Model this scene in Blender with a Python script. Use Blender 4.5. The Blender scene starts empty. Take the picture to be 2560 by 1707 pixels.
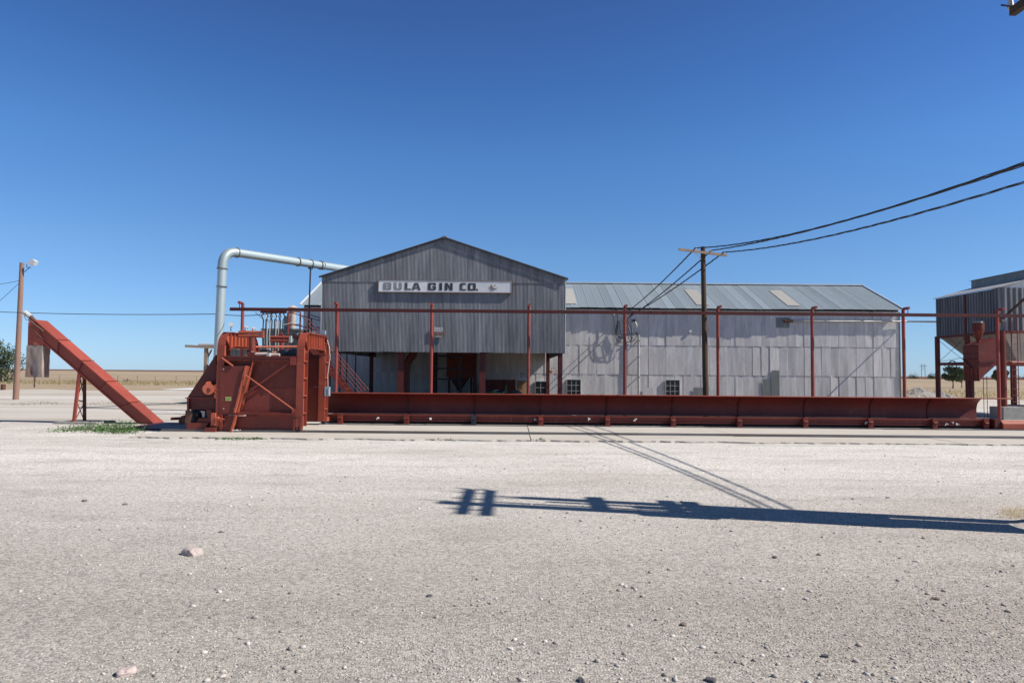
import bpy, math, random
import numpy as np
from mathutils import Vector, Matrix, noise
random.seed(7); RNG = np.random.default_rng(7)
R = math.radians
scn = bpy.context.scene
col = scn.collection

# ------------------------------------------------------------------ camera, sky, sun
CAMZ, FPX = 1.9, 1707.0
PITCH, ROLL = math.atan(78.5/1707), R(0.487)
r0 = Vector((1,0,0)); u0 = Vector((0,-math.sin(PITCH),math.cos(PITCH))); fw = Vector((0,math.cos(PITCH),math.sin(PITCH)))
rt = r0*math.cos(ROLL)+u0*math.sin(ROLL); up = u0*math.cos(ROLL)-r0*math.sin(ROLL)
cd = bpy.data.cameras.new('camera'); cam = bpy.data.objects.new('camera', cd); col.objects.link(cam)
cd.sensor_width = 36; cd.lens = 24; cd.clip_start = 0.1; cd.clip_end = 9000
M4 = Matrix((rt, up, -fw)).transposed().to_4x4(); M4.translation = (0,0,CAMZ)
cam.matrix_world = M4
scn.camera = cam
SUN_EL, SUN_AZ = R(43), R(13)      # azimuth measured from +X towards -Y (camera side)
sdir = Vector((math.cos(SUN_EL)*math.cos(SUN_AZ), -math.cos(SUN_EL)*math.sin(SUN_AZ), math.sin(SUN_EL)))
w = bpy.data.worlds.new('World'); scn.world = w; w.use_nodes = True
nt = w.node_tree; bg = nt.nodes['Background']
sky = nt.nodes.new('ShaderNodeTexSky'); sky.sky_type = 'NISHITA'; sky.sun_disc = False
sky.sun_elevation = SUN_EL; sky.sun_rotation = math.atan2(sdir.x, sdir.y)
sky.altitude = 1100; sky.air_density = 1.0; sky.dust_density = 0.35; sky.ozone_density = 3.0
# clear dry air: the same sky with its haze colour shifted to blue, by height above the horizon only
geo = nt.nodes.new('ShaderNodeTexCoord'); sep = nt.nodes.new('ShaderNodeSeparateXYZ'); nt.links.new(geo.outputs['Generated'], sep.inputs[0])
ramp = nt.nodes.new('ShaderNodeValToRGB'); nt.links.new(sep.outputs[2], ramp.inputs[0])
STOPS = [(0.0,(.479,.69,1.11)),(.053,(.53,.70,.97)),(.163,(.56,.77,.99)),(.297,(.49,.80,1.10)),(.394,(.41,.69,1.05)),(.479,(.385,.61,.96)),(.62,(.33,.42,.54)),(.99,(.25,.29,.34))]
ramp.color_ramp.elements[0].position = 0; ramp.color_ramp.elements[1].position = 1
for i_,(p_,c_) in enumerate(STOPS):
    e_ = ramp.color_ramp.elements[i_] if i_ < 1 else ramp.color_ramp.elements.new(p_)
    e_.position = p_; e_.color = (c_[0],c_[1],c_[2],1)
ramp.color_ramp.elements[-1].color = (*STOPS[-1][1],1)
mulc = nt.nodes.new('ShaderNodeVectorMath'); mulc.operation = 'MULTIPLY'; nt.links.new(sky.outputs[0], mulc.inputs[0]); nt.links.new(ramp.outputs[0], mulc.inputs[1])
scl = nt.nodes.new('ShaderNodeVectorMath'); scl.operation = 'SCALE'; scl.inputs[3].default_value = 2.0; nt.links.new(mulc.outputs[0], scl.inputs[0])
nt.links.new(scl.outputs[0], bg.inputs[0]); bg.inputs[1].default_value = 0.05
sl = bpy.data.lights.new('sun', 'SUN'); sl.energy = 5.0; sl.angle = R(0.53); sl.color = (1.0,0.96,0.90)
so = bpy.data.objects.new('sun', sl); col.objects.link(so)
so.rotation_euler = (-sdir).to_track_quat('-Z','Y').to_euler()
scn.view_settings.view_transform = 'Standard'; scn.view_settings.look = 'None'
scn.view_settings.exposure = 0.35; scn.view_settings.gamma = 1.0; scn.view_settings.use_curve_mapping = False
scn.cycles.max_bounces = 6

# ------------------------------------------------------------------ measuring helpers
def S(x, y, Y):                       # photo point (2560 wide) at world depth Y
    d = rt*((x-1280)/FPX) + up*((853.5-y)/FPX) + fw
    t = Y/d.y
    return Vector((d.x*t, Y, CAMZ+d.z*t))
def P(x, y, Y): return S(x*1.08844, y*1.08844, Y)
def Z3(u, v, Y): return S(440+u/5.057, 800+v/5.057, Y)
def Z1(u, v, Y): return S(u/3.016, 600+v/3.016, Y)
def Z8(u, v, Y): return S(2280+u/3.486, 660+v/3.486, Y)
def Z5(u, v, Y): return S(800+u/3.675, 840+v/3.675, Y)
def Z6(u, v, Y): return S(1400+u/3.563, 580+v/3.563, Y)
def G(x, y):                          # ground point under a photo point (2352 wide)
    x *= 1.08844; y *= 1.08844
    d = rt*((x-1280)/FPX) + up*((853.5-y)/FPX) + fw
    t = -CAMZ/d.z
    return Vector((d.x*t, d.y*t, 0))

# ------------------------------------------------------------------ tagging
def tag(o, label=None, cat=None, group=None, kind=None):
    if label: o['label'] = label
    if cat: o['category'] = cat
    if group: o['group'] = group
    if kind: o['kind'] = kind
    return o
ORG = {}
def thing(name, label, cat, loc=(0,0,0), group=None):
    o = bpy.data.objects.new(name, None); col.objects.link(o); o.location = loc
    o.empty_display_size = 0.2
    ORG[o.name] = Vector(loc)
    return tag(o, label, cat, group)
def org(o): return ORG.get(o.name, Vector((0,0,0))) if o else Vector((0,0,0))
def copy_tree(o, loc, label, parent=None, top=True):
    c = o.copy(); col.objects.link(c)
    if top: c.location = loc; c['label'] = label; ORG[c.name] = Vector(loc)
    else: c.parent = parent
    for ch in o.children: copy_tree(ch, None, None, c, False)
    return c

# ------------------------------------------------------------------ mesh builder
class MB:
    def __init__(s): s.v = []; s.f = []
    def add(s, vs, fs):
        n = len(s.v); s.v += [tuple(v) for v in vs]; s.f += [tuple(i+n for i in f) for f in fs]; return s
    def box(s, x0, x1, y0, y1, z0, z1):
        return s.add([(x0,y0,z0),(x1,y0,z0),(x1,y1,z0),(x0,y1,z0),(x0,y0,z1),(x1,y0,z1),(x1,y1,z1),(x0,y1,z1)],
            [(0,3,2,1),(4,5,6,7),(0,1,5,4),(1,2,6,5),(2,3,7,6),(3,0,4,7)])
    def beam(s, p, q, w, h, upv=(0,0,1), ext=0):   # oriented box, w across, h along up
        p = Vector(p); q = Vector(q); d = (q-p).normalized(); p = p-d*ext; q = q+d*ext
        a = d.cross(Vector(upv))
        if a.length < 1e-4: a = d.cross(Vector((0,1,0)))
        a.normalize(); b = a.cross(d).normalized()
        vs = []
        for c in (p, q):
            for i, j in ((-1,-1),(1,-1),(1,1),(-1,1)): vs.append(c+a*(i*w/2)+b*(j*h/2))
        return s.add(vs, [(0,1,2,3),(7,6,5,4),(0,4,5,1),(1,5,6,2),(2,6,7,3),(3,7,4,0)])
    def tube(s, pts, r, n=8, cap=True):
        pts = [Vector(p) for p in pts]; rs = r if isinstance(r, (list,tuple)) else [r]*len(pts)
        vs = []; fs = []; ref = None
        for i, p in enumerate(pts):
            d = (pts[min(i+1,len(pts)-1)]-pts[max(i-1,0)]).normalized()
            if ref is None: ref = Vector((0,0,1)) if abs(d.z) < .9 else Vector((1,0,0))
            a = (ref-d*ref.dot(d))
            if a.length < 1e-4: a = d.orthogonal()
            a.normalize(); ref = a; b = d.cross(a)
            for k in range(n):
                t = 2*math.pi*k/n; vs.append(p+(a*math.cos(t)+b*math.sin(t))*rs[i])
        m = len(pts)
        for i in range(m-1):
            for k in range(n):
                k2 = (k+1) % n; fs.append((i*n+k, i*n+k2, (i+1)*n+k2, (i+1)*n+k))
        if cap: fs.append(tuple(range(n-1,-1,-1))); fs.append(tuple((m-1)*n+k for k in range(n)))
        return s.add(vs, fs)
    def ring(s, c, d, r, h, n=16, r2=None):        # collar: short cylinder
        c = Vector(c); d = Vector(d).normalized()
        return s.tube([c-d*h/2, c+d*h/2], [r, r2 or r], n)
    def prism(s, poly, off):                       # polygon of 3D points, extruded by off
        off = Vector(off); n = len(poly); a = [Vector(p) for p in poly]
        nn = sum(((a[i]-a[0]).cross(a[i+1]-a[0]) for i in range(1,n-1)), Vector())
        if nn.dot(off) > 0: a = a[::-1]
        return s.add(a+[p+off for p in a], [tuple(range(n)), tuple(range(2*n-1,n-1,-1))]+[(i,i+n,(i+1)%n+n,(i+1)%n) for i in range(n)])
    def build(s, name, mat, parent=None, smooth=False, label=None):
        me = bpy.data.meshes.new(name); o_ = org(parent)
        me.from_pydata([(x-o_.x,y-o_.y,z-o_.z) for x,y,z in s.v], [], s.f)
        if smooth:
            me.polygons.foreach_set('use_smooth', [True]*len(me.polygons))
            try: me.set_sharp_from_angle(angle=R(40))
            except Exception: pass
        me.materials.append(mat); me.update()
        ob = bpy.data.objects.new(name, me); col.objects.link(ob)
        if parent: ob.parent = parent; ORG[ob.name] = o_
        if label: ob['label'] = label
        return ob
def inst(me, name, parent, loc, rot=(0,0,0), scale=(1,1,1)):
    o = bpy.data.objects.new(name, me); col.objects.link(o)
    o_ = org(parent); o.location = Vector(loc)-o_; o.rotation_euler = rot; o.scale = scale
    if parent: o.parent = parent; ORG[o.name] = o_
    return o

# ------------------------------------------------------------------ materials
def mat(name):
    m = bpy.data.materials.new(name); m.use_nodes = True
    n = m.node_tree.nodes; return m, n, m.node_tree.links, n['Principled BSDF']
def c4(c): return (c[0],c[1],c[2],1)
def paint(name, c, c2=None, rough=.55, metal=0, scale=1.5, dirt=None, damt=.5, bump=.0, stretch=(1,1,1), fine=25, var=(.84,1.12), spec=.4):
    m, n, l, b = mat(name)
    tc = n.new('ShaderNodeTexCoord'); mp = n.new('ShaderNodeMapping'); mp.inputs['Scale'].default_value = stretch
    oi = n.new('ShaderNodeObjectInfo'); ml = n.new('ShaderNodeMath'); ml.operation = 'MULTIPLY'; ml.inputs[1].default_value = 57
    l.new(oi.outputs['Random'], ml.inputs[0]); l.new(ml.outputs[0], mp.inputs['Location'])
    l.new(tc.outputs['Object'], mp.inputs['Vector'])
    nz = n.new('ShaderNodeTexNoise'); nz.inputs['Scale'].default_value = scale; nz.inputs['Detail'].default_value = 6; nz.inputs['Roughness'].default_value = .65
    l.new(mp.outputs[0], nz.inputs[0])
    cr = n.new('ShaderNodeMapRange'); cr.inputs[1].default_value = .35; cr.inputs[2].default_value = .65
    l.new(nz.outputs[0], cr.inputs[0])
    mx = n.new('ShaderNodeMix'); mx.data_type = 'RGBA'
    c2 = c2 or tuple(x*.7 for x in c)
    mx.inputs['A'].default_value = c4(c); mx.inputs['B'].default_value = c4(c2); l.new(cr.outputs[0], mx.inputs[0])
    out = mx.outputs['Result']
    if dirt:
        n2 = n.new('ShaderNodeTexNoise'); n2.inputs['Scale'].default_value = scale*3.1; n2.inputs['Detail'].default_value = 9; n2.inputs['Roughness'].default_value = .75
        l.new(mp.outputs[0], n2.inputs[0])
        r2 = n.new('ShaderNodeMapRange'); r2.inputs[1].default_value = .56; r2.inputs[2].default_value = .68; r2.inputs[4].default_value = damt
        l.new(n2.outputs[0], r2.inputs[0])
        m2 = n.new('ShaderNodeMix'); m2.data_type = 'RGBA'; l.new(r2.outputs[0], m2.inputs[0]); l.new(out, m2.inputs['A']); m2.inputs['B'].default_value = c4(dirt)
        out = m2.outputs['Result']
    # small brightness shift from piece to piece
    hv = n.new('ShaderNodeHueSaturation'); r3 = n.new('ShaderNodeMapRange'); r3.inputs[3].default_value = var[0]; r3.inputs[4].default_value = var[1]
    l.new(oi.outputs['Random'], r3.inputs[0]); l.new(r3.outputs[0], hv.inputs['Value']); l.new(out, hv.inputs['Color'])
    l.new(hv.outputs[0], b.inputs['Base Color'])
    rr = n.new('ShaderNodeMapRange'); rr.inputs[3].default_value = max(.05,rough-.1); rr.inputs[4].default_value = min(1,rough+.15); l.new(nz.outputs[0], rr.inputs[0]); l.new(rr.outputs[0], b.inputs['Roughness'])
    b.inputs['Metallic'].default_value = metal; b.inputs['Specular IOR Level'].default_value = spec
    if bump:
        bn = n.new('ShaderNodeTexNoise'); bn.inputs['Scale'].default_value = fine; bn.inputs['Detail'].default_value = 4; l.new(mp.outputs[0], bn.inputs[0])
        bp = n.new('ShaderNodeBump'); bp.inputs['Strength'].default_value = bump; bp.inputs['Distance'].default_value = .02; l.new(bn.outputs[0], bp.inputs['Height']); l.new(bp.outputs[0], b.inputs['Normal'])
    return m
RED   = paint('oxide_red_paint', (.19,.030,.018), (.14,.026,.018), .5, 0, .9, dirt=(.27,.10,.055), damt=.6, bump=.2, stretch=(1.6,1.6,.6))
POSTR = paint('post_red_paint', (.30,.055,.038), (.22,.038,.028), .5, 0, 1.5, dirt=(.36,.15,.10), damt=.4)
REDB  = paint('bright_orange_red_paint', (.40,.092,.047), (.30,.068,.036), .55, 0, 1.2, dirt=(.30,.15,.09), damt=.5, bump=.15)  # brighter, more orange red; the portals' sunlit sides are put into it
REDT  = paint('trough_red_paint', (.17,.026,.018), (.12,.02,.015), .5, 0, .8, dirt=(.22,.09,.05), damt=.5, bump=.1)
REDM  = paint('mid_red_paint', (.27,.052,.028), (.20,.040,.024), .5, 0, 1.2, dirt=(.33,.15,.09), damt=.6, bump=.15)
REDP  = paint('pinkish_red_paint', (.33,.068,.042), (.25,.05,.032), .5, 0, 1.1, dirt=(.26,.06,.04), damt=.4, bump=.1)
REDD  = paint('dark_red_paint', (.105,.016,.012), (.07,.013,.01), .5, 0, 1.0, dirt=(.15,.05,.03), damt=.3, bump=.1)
GALV  = paint('old_galvanised_steel', (.265,.265,.27), (.13,.135,.145), .5, .1, 1.0, dirt=(.12,.105,.10), damt=.5, stretch=(3,1,.35), bump=.1)
GALVL = paint('weathered_pale_sheet_metal', (.68,.65,.62), (.50,.475,.45), .6, .05, 1.0, dirt=(.33,.305,.26), damt=.7, stretch=(3.2,1,.5), bump=.15, var=(.92,1.06))
GALVD = paint('grimy_patch_metal', (.27,.275,.25), (.19,.20,.19), .6, .3, 2, stretch=(3,1,.5))
ROOFM = paint('pale_roof_metal', (.30,.35,.38), (.265,.31,.335), .5, .25, .7, dirt=(.29,.30,.29), damt=.3, stretch=(3,.4,1))
TRIM  = paint('bright_ridge_metal', (.72,.73,.72), (.6,.62,.62), .4, .2)
TANP  = paint('peeling_tan_panel', (.38,.34,.285), (.30,.31,.31), .8, 0, 5, dirt=(.19,.14,.10), damt=.9, stretch=(2,1,1))
DUCT  = paint('blue_grey_duct_metal', (.43,.50,.50), (.38,.45,.46), .38, .3, .8, dirt=(.35,.33,.3), damt=.3)
DUCTR = paint('duct_flange', (.22,.19,.17), (.12,.11,.1), .6, .3)
WOODD = paint('creosoted_wood', (.085,.05,.03), (.05,.032,.022), .85, 0, 2, stretch=(6,6,.5), bump=.5, dirt=(.14,.10,.07), damt=.4)
WOODL = paint('greyed_crossarm_wood', (.40,.29,.20), (.30,.22,.16), .85, 0, 3, stretch=(1,1,1), bump=.3)
WOODP = paint('brown_pole_wood', (.26,.15,.11), (.20,.12,.09), .85, 0, 2, stretch=(6,6,.5), bump=.4)
PLY   = paint('plywood_board', (.38,.22,.12), (.30,.17,.09), .75, 0, 2.5, stretch=(1,1,.3))
WHITE = paint('chalky_white_paint', (.70,.70,.69), (.60,.61,.62), .6, 0, 1.5, dirt=(.45,.43,.41), damt=.6)
SIGNE = paint('rusty_sign_edge', (.28,.21,.18), (.2,.16,.14), .8)
BLACK = paint('black_sign_paint', (.02,.022,.025), (.05,.052,.055), .6, 0, 8)
GREYL = paint('faded_sign_paint', (.15,.15,.16), (.30,.30,.31), .7, 0, 14)
MIDL  = paint('half_faded_sign_paint', (.03,.032,.036), (.12,.12,.125), .7, 0, 7)
BROWNL= paint('brown_emblem_paint', (.20,.15,.12), (.32,.28,.25), .7, 0, 9)
BLKRUB= paint('black_cable_rubber', (.018,.018,.02), (.03,.03,.03), .6)
PALEC = paint('pale_cable', (.5,.48,.45), (.35,.33,.3), .6)
GLASS = paint('dark_window_glass', (.012,.013,.016), (.02,.022,.025), .15, 0, 2, spec=.6)  # opaque pane; the dark room behind is put into its colour
FRAME = paint('weathered_white_frame', (.50,.50,.48), (.35,.35,.34), .7)
DARKS = paint('dark_steel', (.05,.055,.07), (.03,.035,.045), .45, .5)
CONCB = paint('concrete_block', (.36,.35,.32), (.27,.26,.24), .9, 0, 5, bump=.4)
GREYB = paint('grey_electrical_box', (.30,.36,.42), (.25,.30,.36), .45, .1)
GREENP= paint('green_machine_paint', (.09,.26,.07), (.06,.18,.05), .45)
CREAM = paint('cream_insulator', (.72,.70,.56), (.6,.58,.46), .35)
PINKW = paint('sunbleached_pink_white', (.58,.45,.39), (.45,.35,.30), .6, 0, 2, dirt=(.4,.2,.15), damt=.5)
SKIRT = paint('worn_pale_rubber_skirt', (.36,.32,.29), (.14,.08,.06), .7, 0, 1.5, stretch=(2,2,.6))
RUSTS = paint('rusty_steel', (.15,.07,.045), (.09,.05,.04), .8, .2, 5)
RAILM = paint('worn_rail_steel', (.30,.29,.28), (.18,.14,.12), .4, .6, .5, stretch=(.6,1,1))
YELL  = paint('yellow_green_label', (.52,.50,.18), (.25,.25,.10), .6, 0, 30)
GREYC = paint('pale_hopper_metal', (.50,.48,.45), (.38,.36,.34), .5, .3, 1.2)
BARK  = paint('bark', (.07,.05,.04), None, .9)

def ground_mat(name, cols, scales, bump=.6, zone=None, rough=.95, pebble=0):
    m, n, l, b = mat(name)
    tc = n.new('ShaderNodeTexCoord'); out = None
    rgb = n.new('ShaderNodeRGB'); rgb.outputs[0].default_value = c4(cols[0]); out = rgb.outputs[0]
    if zone:      # packed pale dust in the driving lane, stonier ground elsewhere, redder soil to the east
        sx = n.new('ShaderNodeSeparateXYZ'); l.new(tc.outputs['Object'], sx.inputs[0])
        nz0 = n.new('ShaderNodeTexNoise'); nz0.inputs['Scale'].default_value = .35; nz0.inputs['Detail'].default_value = 6; l.new(tc.outputs['Object'], nz0.inputs[0])
        for ax, lo, hi, wob, colr in zone:
            ad = n.new('ShaderNodeMath'); ad.operation = 'MULTIPLY_ADD'; ad.inputs[1].default_value = wob; l.new(nz0.outputs[0], ad.inputs[0]); l.new(sx.outputs[ax], ad.inputs[2])
            mz = n.new('ShaderNodeMapRange'); mz.inputs[1].default_value = lo+wob*.5; mz.inputs[2].default_value = hi+wob*.5; l.new(ad.outputs[0], mz.inputs[0])
            mq = n.new('ShaderNodeMix'); mq.data_type = 'RGBA'; l.new(mz.outputs[0], mq.inputs[0]); l.new(out, mq.inputs['A']); mq.inputs['B'].default_value = c4(colr); out = mq.outputs['Result']
    for c, (sc, lo, hi, amt, st) in zip(cols[1:], scales):
        mp = n.new('ShaderNodeMapping'); mp.inputs['Scale'].default_value = st; mp.inputs['Location'].default_value = (sc*3.3, sc*1.7, 0); l.new(tc.outputs['Object'], mp.inputs[0])
        nz = n.new('ShaderNodeTexNoise'); nz.inputs['Scale'].default_value = sc; nz.inputs['Detail'].default_value = 8; nz.inputs['Roughness'].default_value = .62; l.new(mp.outputs[0], nz.inputs[0])
        mr = n.new('ShaderNodeMapRange'); mr.inputs[1].default_value = lo; mr.inputs[2].default_value = hi; mr.inputs[4].default_value = amt; l.new(nz.outputs[0], mr.inputs[0])
        mx = n.new('ShaderNodeMix'); mx.data_type = 'RGBA'; l.new(mr.outputs[0], mx.inputs[0]); l.new(out, mx.inputs['A']); mx.inputs['B'].default_value = c4(c); out = mx.outputs['Result']
    vo = None
    if pebble:
        vo = n.new('ShaderNodeTexVoronoi'); vo.inputs['Scale'].default_value = pebble; l.new(tc.outputs['Object'], vo.inputs['Vector'])
        sp = n.new('ShaderNodeSeparateColor'); l.new(vo.outputs['Color'], sp.inputs[0])
        mr = n.new('ShaderNodeMapRange'); mr.inputs[3].default_value = .62; mr.inputs[4].default_value = 1.30; l.new(sp.outputs[0], mr.inputs[0])
        hv = n.new('ShaderNodeHueSaturation'); l.new(mr.outputs[0], hv.inputs['Value']); l.new(out, hv.inputs['Color']); out = hv.outputs[0]
    l.new(out, b.inputs['Base Color']); b.inputs['Roughness'].default_value = rough; b.inputs['Specular IOR Level'].default_value = .15
    bn = n.new('ShaderNodeTexNoise'); bn.inputs['Scale'].default_value = 18; bn.inputs['Detail'].default_value = 10; bn.inputs['Roughness'].default_value = .75; l.new(tc.outputs['Object'], bn.inputs[0])
    bp = n.new('ShaderNodeBump'); bp.inputs['Strength'].default_value = bump; bp.inputs['Distance'].default_value = .03; l.new(bn.outputs[0], bp.inputs['Height'])
    if vo:
        b2 = n.new('ShaderNodeBump'); b2.inputs['Strength'].default_value = .7; b2.inputs['Distance'].default_value = .01; b2.invert = True
        l.new(vo.outputs['Distance'], b2.inputs['Height']); l.new(bp.outputs[0], b2.inputs['Normal']); l.new(b2.outputs[0], b.inputs['Normal'])
    else: l.new(bp.outputs[0], b.inputs['Normal'])
    return m
YARD = ground_mat('gravel_yard_dirt', [(.39,.353,.304),(.50,.458,.40),(.40,.312,.258),(.29,.262,.225),(.60,.557,.495),(.33,.287,.245)],
    [(.16,.45,.65,.6,(.35,2.4,1)),(.11,.5,.68,.45,(.7,1,1)),(.9,.52,.72,.5,(.6,1.8,1)),(.35,.58,.75,.4,(.5,2.2,1)),(.3,.5,.68,.22,(.12,2.2,1))], pebble=52, zone=[(0,0,9,5,(.35,.29,.248)),(1,5.5,14,4,(.67,.622,.56))])
FARD = ground_mat('pale_packed_dirt', [(.46,.405,.345),(.56,.52,.47),(.32,.27,.215)], [(.06,.42,.6,.8,(.4,2.5,1)),(.12,.5,.68,.7,(.35,3,1))])
CALI = ground_mat('white_caliche', [(.64,.64,.66),(.5,.47,.43)], [(.2,.5,.7,.6,(.4,2,1))])
FIELD= ground_mat('dry_grass_field', [(.37,.285,.185),(.27,.20,.135),(.46,.37,.26),(.21,.155,.11)], [(.012,.42,.6,.8,(.3,2.5,1)),(.03,.5,.65,.6,(.3,2,1)),(.25,.5,.7,.5,(.5,2,1))], bump=1)
REDF = ground_mat('ploughed_red_soil', [(.19,.085,.055),(.15,.07,.05)], [(.01,.4,.6,.8,(.3,2,1))])
SLAB = ground_mat('worn_concrete', [(.47,.42,.355),(.52,.48,.42),(.36,.33,.29),(.33,.30,.27)], [(.5,.4,.62,.7,(.6,1.5,1)),(1.1,.55,.7,.7,(.5,2,1)),(5,.6,.72,.5,(1,1,1))], bump=.25)

# stones: random tone per island
def stone_mat(name, a, b_, c_):
    m, n, l, b = mat(name); g = n.new('ShaderNodeNewGeometry'); cr = n.new('ShaderNodeValToRGB')
    e = cr.color_ramp.elements; e[0].color = c4(a); e[1].color = c4(c_); x = e.new(.5); x.color = c4(b_)
    l.new(g.outputs['Random Per Island'], cr.inputs[0]); l.new(cr.outputs[0], b.inputs['Base Color']); b.inputs['Roughness'].default_value = .9; b.inputs['Specular IOR Level'].default_value = .2
    return m
STONE = stone_mat('mixed_gravel', (.26,.22,.19), (.42,.375,.335), (.60,.555,.50))

# ------------------------------------------------------------------ setting
def struct(mb, name, m, parent=None): o = mb.build(name, m, parent); o['kind'] = 'structure'; return o
def sheet(name, m, pts, z):
    mb = MB(); mb.add([(x,y,z) for x,y in pts], [tuple(range(len(pts)))]); return struct(mb, name, m)
sheet('ground', FIELD, [(-5000,-300),(5000,-300),(5000,5200),(-5000,5200)], 0)
sheet('red_field', REDF, [(-2600,1500),(-190,800),(700,300),(5000,250),(5000,5100),(-2600,5100)], .35)
def wavy(x0, x1, y, n, amp, f=.13, s=0): return [(x0+(x1-x0)*i/n, y+amp*noise.noise(Vector((i*f*3+s,s,0)))) for i in range(n+1)]
edge = wavy(-75,-20,62,24,7)+wavy(-18,60,57,30,7,s=5)
mbf = MB(); pts = [(-75,24.9)]+[(60,24.9)]+edge[::-1]; mbf.add([(x,y,.006) for x,y in pts], [tuple(range(len(pts)))]); struct(mbf, 'dirt_yard', FARD)
cal = wavy(-34,-4,66,20,2,s=2)+wavy(-34,-4,80,20,2,s=8)[::-1]
sheet('caliche_track', CALI, cal, .014)
sheet('gravel_yard', YARD, [(-60,-30),(60,-30),(60,24.9),(-60,24.9)], .006)

# concrete slab in sections with open joints, rails between the rows
slab = bpy.data.objects.new('concrete_slab', None); col.objects.link(slab); slab['kind'] = 'structure'; ORG[slab.name] = Vector()
xs = [-10.6,-5.6,.55,6.7,12.6,18.9,25.2,31.5]
for (y0,y1,zt) in ((19.0,20.71,.045),(20.89,23.34,.09),(23.52,25.9,.085)):
    for i in range(len(xs)-1):
        j = random.uniform(-.25,.25) if y0 > 20 else 0
        a, b_ = xs[i]+.012, xs[i+1]-.012
        n = 46; front = []
        for k in range(n+1):
            x = a+(b_-a)*k/n
            front.append((x, y0 + ((.22*noise.noise(Vector((x*.8,3,0)))+.10*noise.noise(Vector((x*4,5,0)))+.05*random.random()) if y0 == 19.0 else 0)))
        poly = front+[(b_,y1),(a,y1)]
        zz = zt+random.uniform(-.006,.006); mb = MB()
        mb.prism([(x,y,0.01) for x,y in poly], (0,0,zz-.01)); mb.build('slab_section', SLAB, slab)
for y, lab in ((20.8,'near long steel rail set in the concrete slab in front of the trough'),(23.43,'far long steel rail set in the slab right under the red trough')):
    mb = MB(); mb.box(-10.6,31.5,y-.08,y+.08,.012,.07); mb.box(-10.6,31.5,y-.028,y+.028,.07,.115)
    tag(mb.build('steel_rail', RAILM), lab, 'rail', 'rails of the module feeder')

# ------------------------------------------------------------------ corrugated sheet meshes
def corr_mesh(name, w, h, m, pitch=.0678, amp=.0095, seg=8, topfn=None, dent=None, x_off=0, curl=0):
    n = max(4, int(round(w/pitch*seg))); vs = []; fs = []
    rows = [0,1]
    for i in range(n+1):
        x = -w/2+w*i/n; y = -amp*math.cos(2*math.pi*(x+x_off)/pitch)
        ht = h if topfn is None else topfn(x)
        vs += [(x, y-(curl*(i==n)), 0), (x, y, ht)]
    for i in range(n): fs.append((2*i,2*i+2,2*i+3,2*i+1))
    me = bpy.data.meshes.new(name); me.from_pydata(vs, [], fs); me.polygons.foreach_set('use_smooth',[True]*len(fs)); me.materials.append(m); return me
SW = .61
# ------------------------------------------------------------------ front gable building
X0, X1, YF = -9.52, 2.64, 34.0
ZB, ZS, ZE, ZA = 2.90, 6.37, 6.62, 8.60
XA = (X0+X1)/2
slope = (ZA-ZE)/(XA-X0)
gb = thing('gin_building', 'tall grey corrugated gable building with its front raised open on red columns', 'building', (XA,YF,0))
nS = 20; wS = (X1-X0)/nS
lower = corr_mesh('wall_sheet', wS+.02, ZS-ZB+.08, GALV, x_off=0)
for i in range(nS):
    cx = X0+wS*(i+.5)
    o = inst(lower, 'wall_sheet', gb, (cx, YF+(i%2)*.004, ZB+random.uniform(-.015,.01)), (0,random.uniform(-.002,.002),random.uniform(-.006,.006)))
    def tf(x, cx=cx): return max(.05, ZE+slope*((XA-X0)-abs(cx+x-XA))-ZS)
    me = corr_mesh('wall_sheet', wS+.02, 0, GALV, topfn=tf)
    inst(me, 'wall_sheet', gb, (cx, YF-.022+(i%2)*.004, ZS), (0,0,random.uniform(-.008,.008)))
# bent flap at the foot of one sheet
# side walls above the opening, rear wall is the long building's
mb = MB(); mb.box(X0+.005,X0+.04,YF+.03,47.9,ZB,ZE); mb.build('side_wall', GALV, gb)
mb = MB(); mb.box(X1-.04,X1-.005,YF+.03,47.9,ZB,ZE); mb.build('side_wall', GALV, gb)
mb = MB(); mb.beam((X0,YF+.1,ZB+.1),(X1,YF+.1,ZB+.1),.08,.12); mb.beam((X0+.1,YF+.1,ZS),(X1-.1,YF+.1,ZS),.08,.12); mb.build('girt', RED, gb)
for s in (-1,1):
    e = Vector((XA+s*((XA-X0)+.14), 0, ZE-slope*.14+.05)); a = Vector((XA,0,ZA+.06)); 
    mb = MB(); mb.prism([(e.x,YF-.10,e.z),(a.x,YF-.10,a.z),(a.x,YF-.10,a.z+.035),(e.x,YF-.10,e.z+.035)], (0,17.5,0)); mb.build('roof', ROOFM, gb)
    mb = MB(); mb.beam((e.x,YF-.12,e.z-.035),(a.x,YF-.12,a.z-.035),.03,.07); mb.build('rake_trim', DARKS, gb)
mb = MB(); mb.box(X1+.001,X1+.035,YF-.01,YF+.06,ZB,ZE+.02); mb.build('corner_trim', TRIM, gb)
mb = MB(); mb.box(X0-.035,X0-.001,YF-.01,YF+.06,ZB,ZE+.02); mb.build('corner_trim', TRIM, gb)
mb = MB(); mb.box(XA-.12,XA+.12,YF-.14,YF+.1,ZA+.02,ZA+.1); mb.build('ridge_cap', DUCTR, gb)
def ibeam(mb, x, y, z0, z1, w=.24, d=.24, t=.03):
    mb.box(x-w/2,x+w/2,y-d/2,y-d/2+t,z0,z1); mb.box(x-w/2,x+w/2,y+d/2-t,y+d/2,z0,z1); mb.box(x-t/2,x+t/2,y-d/2+t,y+d/2-t,z0,z1)
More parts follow.
